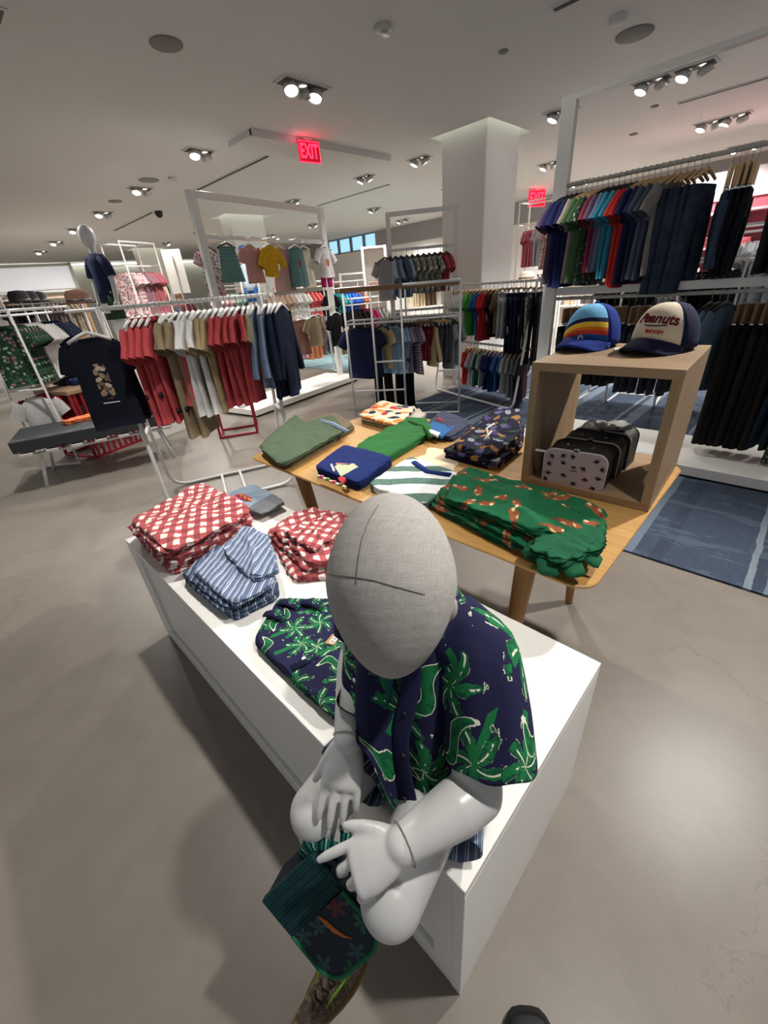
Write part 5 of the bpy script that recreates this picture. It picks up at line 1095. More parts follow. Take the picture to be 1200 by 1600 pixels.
faceout(.93, 1.06, 'shirt', 'black baby shirt with a white tag low at the right of the tall white frame', BLK, off=.13, tagd=True, w=.29, L=.38, sl=.15, seed=11, th=.035)
faceout(.80, 1.06, 'shirt', 'pale pink top between the khaki and black baby shirts', cloth((206, 164, 168)), off=.02, w=.24, L=.3, sl=.1, seed=12)
# ---- grid rack with a wooden top board, middle of the picture
GA, GB = V((-3.53, 3.07, 0)), V((-2.57, 3.74, 0)); gd = (GB-GA).normalized(); gn = V((gd.y, -gd.x, 0)); GL = (GB-GA).length
def GP(a, dpt, z): return GA + gd*a - gn*dpt + V((0, 0, z))
t = thing('grid_rack', 'pale metal grid rack with a brown wooden top board and polo shirts inside', 'clothes rack', (GA.x, GA.y, 0)); o0 = GA
def rod(P, Q, r=.010, nm='rod'): b = MB(); b.tube([P-o0, Q-o0], r, 8); b.build(nm, WMETAL, t, True)
for a in (0, GL*.24, GL*.5, GL*1.0): rod(GP(a, 0, .0), GP(a, 0, 1.29), .0105, 'upright')
for a in (GL*.5, GL): rod(GP(a, .42, 0), GP(a, .42, 1.29), .0105, 'upright')
for z, a0, a1 in ((.965, 0, .5), (.58, .24, .5), (.28, 0, .5), (.975, .5, 1), (.46, .8, 1)): rod(GP(GL*a0, 0, z), GP(GL*a1, 0, z), .010, 'grid_bar')
rod(GP(GL*.5, 0, 1.285), GP(GL, 0, 1.285), .013, 'top_rail'); rod(GP(GL*.5, 0, .012), GP(GL, 0, .012), .012, 'foot_bar'); rod(GP(GL, 0, .012), GP(GL, .30, .012), .012, 'foot_bar'); rod(GP(GL*.5, .42, .012), GP(GL, .42, .012), .012, 'foot_bar'); rod(GP(0, .21, .985), GP(GL, .21, .985), .010, 'hanging_rail')
rod(GP(0, .21, .985), GP(0, 0, .985), .008, 'grid_bar'); rod(GP(GL, .21, .985), GP(GL, 0, .985), .008, 'grid_bar')
BWOOD = wood('brown_shelf_wood', (120, 88, 58), (150, 114, 78), 0, 2)
b = MB(); q = GP(GL*.25, .10, 1.275)-o0; b.box(tuple(q), (GL*.54, .24, .045), Matrix.Rotation(atan2(gd.y, gd.x), 3, 'Z')); b.build('top_board', BWOOD, t, bevel=.002)
b = MB(); q = GP(GL*.75, .16, 1.265)-o0; b.box(tuple(q), (GL*.48, .2, .04), Matrix.Rotation(atan2(gd.y, gd.x), 3, 'Z')); b.build('back_board', BWOOD, t, bevel=.002)
BLKH, BRH = ('plain', BLACK), ('clip', HBROWN)
S = lambda words, mat, **k: ('shirt', words, mat, dict(dict(w=.27, L=.36, sl=.12, hanger=BLKH), **k))
grid_first = [S('navy polo shirt facing the camera', cloth((26, 34, 66)), turn=.95, w=.33, L=.46, sl=.15, collar=True), S('navy polo shirt', cloth((22, 28, 52)), turn=.4, L=.44), S('beige shirt', TAN, turn=.3), S('light blue polo shirt facing the camera', LBLUE, turn=.95, w=.31, L=.42, collar=True, alarm=True)]
grid_items = [S('light blue polo shirt', LBLUE), S('light blue shirt', LBLUE), S('blue checked shirt', PLAIDS, L=.42), S('purple striped shirt', PURPLEST, L=.40), S('purple striped shirt', PURPLEST, L=.42), S('navy plaid shirt', PLAIDS, L=.44)]
grid_items += [('shorts', 'wine red shorts', cloth((112, 30, 42)), dict(w=.22, L=.34, hanger=BRH)) for k in range(4)] + [S('beige long-sleeved shirt', TAN, sl=.3, sdir=(.3, 0, -.95), slr=.04)] + [('shorts', 'dark grey shorts', cloth((70, 74, 76)), dict(w=.23, L=.36, hanger=('clip', HWOOD))) for k in range(4)] + [S('grey shirt', cloth((120, 122, 124)), L=.4), S('grey shirt', cloth((120, 122, 124)), L=.36)]
hang_row(GP(.02, .17, .985), GP(.56, .14, .985), grid_first, 'the grid rack', 'the left end', 'clothes on the grid rack', 12, .04, turn=.55)
hang_row(GP(.46, .21, .985), GP(GL-.03, .21, .985), grid_items, 'the grid rack', 'the middle upright', 'clothes on the grid rack', 11, .08, turn=.55)
for k, a in enumerate((.30, .55)):
    o = pants_mesh(w=.22, L=.60, z0=-.02, seed=40+k, th=.03).build('hanging_trousers', BLK, None, True); o.location = GP(a, .34, .63); o.rotation_euler = (0, 0, atan2(gn.x, -gn.y)); tag(o, 'black trousers hanging behind the polo shirts of the grid rack, %s pair' % ('left', 'right')[k], 'trousers', 'black trousers behind the grid rack')
b = MB(); b.tube([GP(.15, .34, .64), GP(.72, .34, .64)], .008, 6); b.tube([GP(.15, .34, .64), GP(.15, .22, .98)], .006, 6); tag(b.build('trouser_rail', WMETAL), 'low rail holding the black trousers inside the grid rack', 'rail')
# ---- double rail rack with bright T-shirts on the rug
DA, DB = V((-3.42, 4.72, 0)), V((-2.04, 4.28, 0)); dd_ = (DB-DA).normalized()
t = thing('clothes_rack', 'white double rail tube rack with bright T-shirts on two levels', 'clothes rack', (DA.x, DA.y, 0)); pr = V((dd_.y, -dd_.x, 0))
for s in (-1, 1):
    e = pr*(-s)*.22; k = pr*(-s)*.025; b = MB(); b.tube(arc_path([k+V((0, 0, 1.23)), e+V((0, 0, .013)), DB-DA+e+V((0, 0, .013)), DB-DA+k+V((0, 0, 1.23))], .10, 7), .0125, 10); b.build('loop_frame', WMETAL, t, True)
for z in (1.225, .60): b = MB(); b.tube([V((0, 0, z))-dd_*.03, DB-DA+V((0, 0, z))+dd_*.03], .0125, 10); b.build('hanging_rail', WMETAL, t, True)
for q in (0, 1): b = MB(); m = (DB-DA)*q; b.tube([m+pr*.13+V((0, 0, .60)), m-pr*.13+V((0, 0, .60))], .011, 8); b.build('end_rung', WMETAL, t, True)
for s in (0, 1): b = MB(); b.tube([(DB-DA)*s+V((0, 0, 1.22)), (DB-DA)*s+V((0, 0, 1.27))+pr*.03, (DB-DA)*s+V((0, 0, 1.27))-pr*.03, (DB-DA)*s+V((0, 0, 1.22))], .010, 8); b.build('loop_top', WMETAL, t, True)
WH = ('plain', HWOOD); T_ = lambda words, rgb, **k: ('shirt', words, cloth(rgb), dict(dict(w=.28, L=.40, sl=.13, hanger=WH), **k))
up = [T_('lilac T-shirt', (150, 152, 176), turn=.6, w=.32)] + [T_('white T-shirt', (222, 222, 220), tag=(k == 1)) for k in range(4)] + [T_('bright green T-shirt', (84, 170, 60), tag=True), T_('green T-shirt', (60, 150, 60)), T_('blue T-shirt', (60, 96, 160)), T_('blue T-shirt', (52, 88, 150), L=.44), T_('red T-shirt', (206, 40, 44), L=.44, tag=True), T_('red T-shirt', (180, 36, 40), L=.44), T_('black T-shirt', (24, 22, 24), tag=True), T_('brown T-shirt', (116, 92, 72), L=.36)]
up += [('trousers' if False else 'pants', 'pale grey joggers', cloth((176, 180, 182)), dict(w=.22, L=.44, hanger=BRH)) for k in range(2)] + [('pants', 'navy jeans', cloth((22, 28, 50)), dict(w=.24, L=.58, hanger=BRH, tag=(k == 1))) for k in range(4)] + [('pants', 'camouflage green trousers', CAMO, dict(w=.24, L=.56, hanger=BRH))] + [('pants', 'black jogging trousers', BLK, dict(w=.24, L=.66, hanger=BRH, tag=(k == 0))) for k in range(2)]
hang_row(DA+V((0, 0, 1.225)), DB+V((.12, -.04, 1.225)), up, 'the upper rail of the double rack', 'the left end', 'upper clothes on the double rack', 21, .08, turn=.5)
lo = [T_('orange red T-shirt', (206, 60, 40), L=.34), T_('orange red T-shirt', (196, 50, 40), L=.34)] + [T_('white print T-shirt', (214, 208, 212), L=.34) for k in range(2)] + [T_('emerald green T-shirt', (20, 112, 80), L=.34, tag=True), T_('two-tone navy T-shirt', (190, 196, 206), L=.34), T_('navy T-shirt', (34, 52, 96), L=.36), T_('navy blue T-shirt', (36, 60, 110), L=.36, tag=True), T_('navy blue T-shirt', (34, 58, 108), L=.36), T_('sky blue T-shirt', (66, 112, 176), L=.34, tag=True), T_('sky blue T-shirt', (60, 104, 166), L=.34), T_('pale grey T-shirt', (190, 192, 190), L=.36), T_('grey T-shirt', (150, 150, 150), L=.38), T_('slate grey T-shirt', (104, 104, 112), L=.42), T_('slate violet T-shirt', (98, 96, 110), L=.42), T_('dark plum T-shirt', (60, 40, 50), L=.40)]
hang_row(DA+V((.30, -.095, .60)), DB+V((-.02, .006, .60)), lo, 'the lower rail of the double rack', 'the left end', 'lower clothes on the double rack', 22, .08, turn=.5)
# ---- frame with denim in front of the column
JA, JB2 = V((-4.12, 4.40, 0)), V((-3.44, 4.93, 0))
frame_rack(JA, JB2, 2.05, 'display_frame', 'white display frame with denim jackets standing in front of the large column', [(1.66, .03, 0), (.98, .03, 0)], .055, .04, tb=.05)
den = [T_('grey faced-out T-shirt', (128, 128, 130), turn=.5, w=.3, hanger=BLKH), ('shirt', 'mid blue denim jacket', DENIM, dict(w=.27, L=.34, sl=.2, hanger=BLKH)), ('shirt', 'blue denim jacket', CHAMBRAY, dict(w=.27, L=.36, sl=.2, hanger=BLKH)), ('shirt', 'dark blue denim jacket', cloth((70, 88, 116)), dict(w=.27, L=.38, sl=.2, hanger=BLKH)), ('shirt', 'washed denim shirt', DENIM, dict(w=.27, L=.38, sl=.2, hanger=BLKH))] + [('shirt', 'grey patterned shirt', CAMO, dict(w=.26, L=.34, sl=.14, hanger=BLKH)) for k in range(5)] + [('shirt', 'red floral shirt', cloth((166, 66, 72)), dict(w=.26, L=.34, sl=.14, hanger=BLKH)) for k in range(2)]
hang_row(JA+V((-.06, -.1, 1.65)), JB2+V((-.03, -.08, 1.65)), den, 'the denim frame by the column', 'the left end', 'clothes on the denim frame', 31, .08, turn=.5)
jl = [T_('dark T-shirt', (40, 40, 46), hanger=BLKH), T_('white T-shirt', (216, 214, 210), hanger=BLKH), T_('white T-shirt', (216, 214, 210), hanger=BLKH), T_('cream shirt', (206, 196, 176), hanger=BLKH), T_('mauve T-shirt', (150, 120, 140), hanger=BLKH), T_('pale yellow T-shirt', (214, 206, 130), hanger=BLKH), T_('grey T-shirt', (130, 130, 128), hanger=BLKH), T_('dark brown T-shirt', (80, 64, 54), hanger=BLKH), T_('black T-shirt', (30, 30, 32), hanger=BLKH), T_('beige T-shirt', (170, 156, 134), hanger=BLKH)]
hang_row(JA+V((-.03, -.08, .97)), JB2+V((-.03, -.08, .97)), jl, 'the lower rail of the denim frame', 'the left end', 'lower clothes on the denim frame', 32, .08, turn=.5)
# ---- right hand frame on its platform
RFY = 3.5
t = frame_rack((-1.62, RFY, 0), (.62, RFY, 0), 2.27, 'display_frame', 'large white display frame on a white platform at the right', [(1.15, .05, 0)], .095, .05, tb=.03, foot=(.02, 0, .02), pd=.66)
b = MB(); b.tube([(-1.08, .0, 1.80), (1.08, .0, 1.80)], .0125, 10); b.build('hanging_rail', GMETAL, t, True)
b = MB(); b.tube([(-1.08, .03, 1.10), (1.08, .03, 1.10)], .0125, 10); b.build('hanging_rail', GMETAL, t, True)
PL = ('plain', HWOOD); R_items = [T_('dusty purple T-shirt', (84, 70, 92), hanger=BLKH, w=.30, L=.46)] + [T_('dark navy T-shirt', (22, 28, 72), hanger=BLKH, w=.29, L=.48) for k in range(3)] + [T_('beige T-shirt', (150, 136, 124), hanger=PL, L=.46), T_('moss green T-shirt', (66, 94, 60), hanger=PL, w=.30, L=.46), T_('moss green T-shirt', (60, 88, 56), hanger=PL, L=.46)]
R_items += [('shirt', 'dark flower print shirt', JUNGLE, dict(w=.28, L=.48, sl=.13, hanger=PL)), T_('wine red T-shirt', (122, 40, 60), hanger=BLKH), T_('plum striped T-shirt', (96, 80, 104), hanger=BLKH), T_('grey blue T-shirt', (96, 116, 140), hanger=BLKH)] + [T_('teal blue T-shirt', (46, 126, 150), hanger=BLKH, w=.30, L=.44) for k in range(2)] + [T_('orange red T-shirt', (186, 54, 44), hanger=BLKH, L=.48), T_('orange red T-shirt', (176, 44, 40), hanger=PL, L=.50), T_('navy T-shirt', (30, 36, 76), hanger=PL, L=.48), T_('navy T-shirt', (32, 40, 70), hanger=PL, L=.46), T_('slate blue T-shirt', (76, 86, 102), hanger=PL, L=.46), T_('slate blue T-shirt', (70, 80, 96), hanger=PL, L=.46), T_('pale striped T-shirt', (130, 126, 122), hanger=PL, L=.44)]
R_items += [('pants', 'dark denim trousers', DKDENIM, dict(w=.25, L=.56, hanger=('plain', HWOOD), th=.03, z0=-.13)) for k in range(5)]
for i, it in enumerate(R_items): it[3]['z0'] = it[3].get('z0', -.085)
hang_row((-1.58, RFY, 1.80), (-.66, RFY, 1.80), R_items, 'the upper rail of the right frame', 'the post', 'upper clothes on the right frame', 41, .07, turn=-.36)
R2 = [('pants', 'steel blue trousers', cloth((56, 70, 92)), dict(w=.24, L=.38, hanger=('clamp', HWOOD), turn=.25, z0=-.19)) for k in range(2)] + [('pants', 'black navy trousers', cloth((14, 16, 28)), dict(w=.24, L=.42, hanger=('clamp', HWOOD), z0=-.19)) for k in range(3)]
hang_row((-.62, RFY, 1.80), (-.47, RFY, 1.80), R2, 'the upper rail right of the gap', 'the left side', 'clip hanger trousers on the right frame', 42, .04, turn=.0)
R3 = [('pants', 'black jeans', cloth((30, 34, 40)), dict(w=.25, L=.42, hanger=('clamp', HBROWN), z0=-.19)) for k in range(7)]
hang_row((-.38, RFY, 1.80), (.02, RFY, 1.80), R3, 'the upper rail at the right edge', 'the left side', 'black jeans at the right edge', 43, .06, turn=-.12)
for nm, rgb, x0, x1, n_, L, hk, rng in (('black trousers', (18, 18, 22), -1.46, -1.0, 8, .42, ('clamp', HBROWN), 51), ('charcoal trousers', (36, 36, 42), -1.0, -.62, 6, .45, ('clamp', HBROWN), 52)):
    hang_row((x0, RFY+.03, 1.10), (x1, RFY+.03, 1.10), [('pants', nm, cloth(rgb), dict(w=.24, L=L, hanger=hk, z0=-.19)) for k in range(n_)], 'the lower rail behind the caps', 'the left end' if rng == 51 else 'the middle', nm + ' behind the caps', rng, .08, turn=-.2)
R4_ = [T_('steel blue T-shirt', (88, 112, 128), hanger=BLKH, w=.30, L=.46), T_('steel blue T-shirt', (82, 106, 122), hanger=BLKH, L=.44), T_('steel blue T-shirt', (80, 100, 118), hanger=BLKH, L=.46)]
hang_row((-.55, RFY+.03, 1.10), (-.42, RFY+.03, 1.10), R4_, 'the lower rail of the right frame', 'the riser side', 'steel blue T-shirts on the right frame', 53, .06, turn=-.35)
R5 = [('pants', 'long black trousers', BLK if k % 3 else cloth((34, 28, 26)), dict(w=.27, L=.74, hanger=('clamp', HBROWN), z0=-.19, th=.028)) for k in range(7)] + [('pants', 'dark blue jeans', cloth((24, 40, 54)), dict(w=.27, L=.72, hanger=('clamp', HBROWN), z0=-.19)) for k in range(2)] + [('pants', 'dark camouflage trousers', JUNGLE, dict(w=.27, L=.8, hanger=('clamp', HBROWN), z0=-.19)) for k in range(2)]
hang_row((-.40, RFY+.03, 1.10), (.12, RFY+.03, 1.10), R5, 'the lower rail at the right edge', 'the left side', 'long trousers on the right frame', 54, .06, turn=-.3)
# ================================================================ bench, left area and the far shop
c0, c1 = V((-4.62, .18, 0)), V((-4.28, 1.36, 0)); bd = (c1-c0).normalized(); m = (c0+c1)/2; L = (c1-c0).length; rz = atan2(bd.y, bd.x)
t = thing('bench', 'padded black bench on white slats and slim white legs at the left', 'bench', (m.x, m.y, 0), rz)
b = MB(); b.box((0, 0, .375), (L, .52, .10)); b.build('cushion', plain('charcoal_vinyl', (58, 60, 64), .55), t, bevel=.012)
for k in range(7): b = MB(); b.box((-L/2+.08+k*(L-.16)/6, 0, .305), (.085, .54, .022)); b.build('slat', WMETAL, t, bevel=.003)
for s in (-1, 1): b = MB(); b.box((0, s*.2, .285), (L-.1, .03, .018)); b.build('side_rail', WMETAL, t)
for sx in (-1, 1):
    for sy in (-1, 1): b = MB(); b.tube([(sx*(L/2-.16), sy*.2, .28), (sx*(L/2-.10), sy*.235, .0)], .014, 10); b.build('leg', WMETAL, t, True)
def lay(q, s, w, d, h, mat, name, label, cat, seed, K=2, rzo=0):
    p = m + bd*q + V((bd.y, -bd.x, 0))*s; o = pad(name, mat, R4(w, d), h, K, .012, None, seed, None, (p.x, p.y, .4255), rz+rzo, jag=.012); tag(o, label, cat)
lay(-.14, -.10, .24, .13, .03, cloth((222, 122, 78)), 'folded_shirt', 'bright orange folded cloth lying on the black bench', 'shirt', 61, 3, .25)
lay(.10, -.08, .24, .20, .04, cloth((22, 34, 32)), 'folded_shirt', 'dark green folded cloth beside the orange one on the bench', 'shirt', 62, 3)
# red metal tables with wooden tops
REDM = plain('red_powder_metal', (150, 24, 40), .4)
def red_table(p, w, d, h, rz, label, slats=False):
    t = thing('display_table', label, 'table', (p[0], p[1], 0), rz); b = MB(); b.box((0, 0, h-.018), (w, d, .036)); b.build('tabletop', OAKP, t, bevel=.003)
    for sx in (-1, 1):
        for sy in (-1, 1): b = MB(); b.box((sx*(w/2-.02), sy*(d/2-.02), (h-.036)/2), (.022, .022, h-.036)); b.build('leg', REDM, t)
    for sx in (-1, 1): b = MB(); b.box((sx*(w/2-.02), 0, .012), (.02, d-.04, .02)); b.build('foot_bar', REDM, t)
    for sy in (-1, 1): b = MB(); b.box((0, sy*(d/2-.02), .012), (w-.04, .02, .02)); b.build('foot_bar', REDM, t)
    if slats:
        for k in range(9): b = MB(); b.box((-w/2+.06+k*(w-.12)/8, -d/2+.02, (h-.036)/2), (.02, .014, h-.04)); b.build('slat', REDM, t)
    return t
red_table((-4.25, 1.98), .42, .34, .55, radians(60), 'small red metal table behind the near rack')
q = at_d(126, 600, 5.2); red_table((q.x, q.y), .62, .5, q.z, radians(112), 'wooden topped red slatted table left of the near rack', True)
TB = q
for k, (px, rgb, lab) in enumerate(((120, (30, 44, 84), 'navy folded clothes on the wooden topped red table'), (98, (34, 36, 44), 'dark folded clothes on the far end of the red table'), (140, (150, 30, 44), 'red folded cloth at the near corner of the red table'))):
    p = at_d(px, 585, 5.3+.12*k); o = pad('folded_shirt', cloth(rgb), R4(.26, .2), .05, 3, .012, None, 80+k, None, (q.x+(p.x-q.x)*.8, q.y+(p.y-q.y)*.8, q.z+.001), .3*k, jag=.01, n=48); tag(o, lab, 'shirt')
# generic far rack: posts, rail(s), clothes
def far_rack(A, B, h, rails, label, where, end, group, rows, rng, hw=False, post=.017, turn=.5, low=True, jit=.1, hang_mat=None):
    A, B = V(A), V(B); A.z = B.z = 0; d = (B-A).normalized(); pr = V((d.y, -d.x, 0)); t = thing('clothes_rack', label, 'clothes rack', A)
    for e in (A, B):
        for s in (-1, 1):
            P = e-A+pr*s*.16; b = MB(); b.box((P.x, P.y, h/2), (post, post, h)); b.build('upright', WMETAL, t)
        b = MB(); b.tube([e-A+pr*.16+V((0, 0, h-.011)), e-A-pr*.16+V((0, 0, h-.011))], .011, 6); b.build('end_bar', WMETAL, t); b = MB(); b.tube([e-A+pr*.16+V((0, 0, .012)), e-A-pr*.16+V((0, 0, .012))], .011, 6); b.build('end_bar', WMETAL, t)
    for s in (-1, 1): b = MB(); b.tube([pr*s*.16+V((0, 0, h-.011)), B-A+pr*s*.16+V((0, 0, h-.011))], .011, 6); b.build('top_bar', WMETAL, t)
    for z in rails:
        b = MB(); b.tube([V((0, 0, z)), B-A+V((0, 0, z))], .011, 6); b.build('hanging_rail', WMETAL, t)
        for e in (A, B): b = MB(); b.tube([e-A+pr*.16+V((0, 0, z)), e-A-pr*.16+V((0, 0, z))], .009, 6); b.build('end_bar', WMETAL, t)
    for k, (z, items) in enumerate(zip(rails, rows)):
        its = []
        for (words, c, n_, kind, L) in items:
            for i in range(n_):
                mt = c if isinstance(c, bpy.types.Material) else cloth(c)
                its.append((kind, words, mt, dict(L=L, w=.27 if kind == 'shirt' else .24, hanger=hang_mat or ('plain', BLACK), **(dict(sl=.12, n=14, rows_n=6) if kind == 'shirt' else dict(n=8) if kind != 'skirt' else {}))))
        hang_row(A+V((0, 0, z)), B+V((0, 0, z)), its, where + (', upper rail' if len(rails) > 1 and k == 0 else ', lower rail' if len(rails) > 1 else ''), end, group, rng+k, jit, hw, turn)
far_rack(at_d(-14, 500, 4.9), at_d(86, 500, 5.6), 1.36, [1.31, .72], 'white rack at the far left with botanical, white and navy clothes', 'the far left rack', 'the left', 'clothes on the far left rack', [[('green botanical shirt', JUNGLE, 5, 'shirt', .42), ('white shirt', (226, 224, 220), 5, 'shirt', .42), ('navy shirt', (30, 38, 66), 6, 'shirt', .44)], [('white shirt', (206, 204, 200), 1, 'shirt', .4), ('crimson shirt', (150, 20, 40), 5, 'shirt', .42), ('grey blue jeans', (110, 122, 136), 2, 'pants', .42), ('khaki trousers', (140, 128, 106), 3, 'pants', .42), ('wine red shirt', (130, 24, 40), 2, 'shirt', .40), ('black and white shirt', (40, 40, 42), 3, 'shirt', .4)]], 61, False, turn=.35)
far_rack(at_d(196, 455, 7.2), at_d(246, 450, 7.6), 2.05, [1.78], 'white frame rack with mauve print clothes behind the standing mannequin', 'the mauve rack', 'the left', 'clothes on the mauve rack', [[('pale floral dress', FLORAL, 4, 'shirt', .46), ('mauve dress', (150, 112, 122), 4, 'shirt', .5), ('rose print shirt', (170, 96, 104), 4, 'shirt', .48)]], 63, turn=.2)
far_rack(at_d(430, 500, 8.2), at_d(520, 490, 8.6), 1.45, [1.36, .74], 'far rack with pink, coral and white children\'s tops behind the white frame', 'the far pink rack', 'the left', 'clothes on the far pink rack', [[('beige top', (196, 170, 150), 3, 'shirt', .36), ('white top', (222, 220, 216), 4, 'shirt', .36), ('coral pink top', (220, 110, 110), 3, 'shirt', .38), ('black top', (40, 36, 38), 3, 'shirt', .36)], [('pale pink dress', (214, 176, 180), 4, 'shirt', .4), ('peach dress', (222, 150, 110), 3, 'shirt', .44), ('grey top', (120, 124, 126), 3, 'shirt', .4)]], 64)
far_rack(at_d(516, 500, 7.7), at_d(568, 495, 7.9), 1.40, [1.30], 'far rack with bright blue swimwear left of the grid rack', 'the far swimwear rack', 'the left', 'swimwear on the far rack', [[('black top', (26, 26, 30), 1, 'shirt', .4), ('turquoise swim top', (70, 180, 190), 3, 'shirt', .4), ('bright blue swim top', (70, 130, 220), 4, 'shirt', .42), ('peach top', (224, 140, 100), 2, 'shirt', .6)]], 66)
far_rack(at_d(548, 516, 7.35), at_d(600, 511, 7.6), 1.15, [1.05], 'low far rack with magenta and black children\'s clothes', 'the low far rack', 'the left', 'clothes on the low far rack', [[('black top', (30, 28, 30), 3, 'shirt', .36), ('magenta top', (176, 50, 110), 2, 'shirt', .36), ('grey top', (160, 156, 150), 3, 'shirt', .36)]], 67)
far_rack(at_d(812, 430, 8.3), at_d(872, 420, 8.0), 2.25, [1.95], 'far white frame rack with pink clothes between the column and the post', 'the far rack right of the column', 'the column side', 'pink clothes right of the column', [[('rose pink top', (196, 110, 124), 4, 'shirt', .44), ('pale grey top', (190, 188, 190), 3, 'shirt', .44), ('pink print dress', FLORAL, 5, 'shirt', .5)]], 68, turn=.2)
far_rack((-1.7, 4.95, 0), (-.55, 4.95, 0), 1.30, [1.26], 'rack of dark shirts standing behind the right frame', 'the dark rack behind the right frame', 'the left', 'dark clothes behind the right frame', [[('black shirt', (22, 22, 26), 5, 'shirt', .44), ('olive shirt', (74, 70, 50), 2, 'shirt', .44), ('plum grey shirt', (70, 62, 76), 3, 'shirt', .44), ('white shirt', (226, 226, 224), 4, 'shirt', .46), ('black top', (18, 18, 20), 6, 'shirt', .44)]], 69, turn=-.2)
far_rack((-.72, 5.3, 0), (.5, 5.3, 0), 1.52, [1.46], 'rack of white shirts behind the right frame', 'the white shirt rack', 'the left', 'white shirts behind the right frame', [[('white shirt', (226, 227, 230), 8, 'shirt', .56), ('wine red shirt', (110, 30, 36), 1, 'shirt', .5), ('white blouse', (222, 224, 230), 7, 'shirt', .56), ('lilac shirt', (160, 160, 206), 3, 'shirt', .5)]], 70, turn=-.3)
far_rack(at_d(0, 480, 9.0), at_d(118, 470, 9.4), 1.62, [1.52], 'far left rack of grey and dark clothes under the wall panel', 'the rack under the wall panel', 'the left', 'clothes under the wall panel', [[('charcoal top', (50, 48, 50), 4, 'shirt', .5), ('grey top', (140, 138, 136), 4, 'shirt', .5), ('mauve grey top', (130, 112, 118), 4, 'shirt', .5), ('beige top', (160, 144, 124), 4, 'shirt', .5)]], 71, turn=.2)
far_rack(at_d(335, 480, 9.0), at_d(420, 475, 9.2), 1.50, [1.44], 'far rack with pastel clothes seen through the big white frame', 'the far pastel rack', 'the left', 'clothes on the far pastel rack', [[('pale pink top', (222, 190, 186), 4, 'shirt', .4), ('mint top', (170, 200, 190), 3, 'shirt', .4), ('dark floral top', (90, 70, 76), 4, 'shirt', .44), ('white top', (222, 220, 216), 4, 'shirt', .4)]], 72)
far_rack(at_d(640, 480, 9.2), at_d(690, 475, 9.4), 1.5, [1.4], 'far rack left of the column near the back wall', 'the far rack left of the column', 'the left', 'clothes on the rack left of the column', [[('cream top', (206, 190, 160), 4, 'shirt', .4), ('brown top', (110, 90, 74), 4, 'shirt', .4), ('white top', (222, 220, 216), 3, 'shirt', .4)]], 73)
# wall panel far left, boxes, hats, sign
pA, pB = at_d(-8, 440, 12.0), at_d(112, 430, 12.0); t = thing('wall_panel', 'framed white lit display panel high on the far left', 'display panel', ((pA.x+pB.x)/2, (pA.y+pB.y)/2, 1.75), atan2(pB.y-pA.y, pB.x-pA.x)); w = hypot(pB.x-pA.x, pB.y-pA.y)
b = MB(); b.box((0, 0, .2), (w, .03, .42)); b.build('panel', emit('panel_backlit', (226, 228, 232), .45), t)
b = MB()
for c, d in (((0, -.02, .42), (w+.1, .06, .05)), ((0, -.02, -.04), (w+.1, .06, .05)), ((w/2+.03, -.02, -.3), (.06, .06, 1.5)), ((-w/2-.03, -.02, -.3), (.06, .06, 1.5))): b.box(c, d)
b.build('frame', GMETAL, t); b = MB(); b.box((0, -.02, -1.39), (w+.1, .5, .72)); b.build('base', WHITE, t)
sA = at_d(14, 470, 8.7)
for k, (px, rgb, r) in enumerate(((30, (30, 28, 30), .13), (46, (28, 26, 30), .12), (62, (34, 32, 36), .10), (122, (72, 50, 38), .14))):
    p = at_d(px, 466, (8.0, 8.45, 8.9, 6.6)[k]); t = thing('sun_hat', '%s on a stand at the far left, %s' % (('black felt hat', 'black brimmed hat', 'dark small hat', 'brown felt hat')[k], ('leftmost of the hats', 'second from the left', 'third from the left', 'nearest the standing mannequin')[k]), 'hat', (p.x, p.y, p.z-.05))
    b = MB(); b.lathe([(r*1.6, -.005), (r*1.65, .0), (r*.95, .012), (r*.92, .09), (r*.7, .135), (.001, .145)], (0, 0, 0), 20, caps=False); b.build('crown', cloth(rgb), t, True); b = MB(); b.lathe([(r*.97, .014), (r*.98, .035), (r*.94, .037)], n=20, caps=False); b.build('band', BLACK, t, True)
    b = MB(); b.tube([(0, 0, -p.z+.05), (0, 0, .05)], .012, 8); b.lathe([(.12, -p.z+.05), (.12, -p.z+.07), (.01, -p.z+.08)], n=14); b.build('stand', WMETAL, t)
p = at_d(276, 428, 8.4); t = thing('sign_stand', 'tall pale sign board on a thin pole behind the left rack', 'sign', (p.x, p.y, 0), atan2(p.x, -p.y))
b = MB(); b.box((0, 0, p.z+.03), (.28, .02, .62)); b.build('sign_board', plain('sign_card', (206, 205, 196), .7, nscale=12, namt=.05), t); b = MB(); b.tube([(0, .015, .02), (0, .015, p.z+.25)], .012, 8); b.build('pole', GMETAL, t); b = MB(); b.lathe([(.16, 0), (.16, .012), (.02, .02)], n=20); b.build('base', GMETAL, t)
p = at_d(103, 540, 6.6); b = MB(); b.box((0, 0, .55), (.38, .38, 1.1)); tag(b.build('display_box', OAKP, loc=(p.x, p.y, 0), rot=(0, 0, .3), bevel=.004), 'tall tan wooden display box between the far left rack and the navy T-shirt', 'display box')
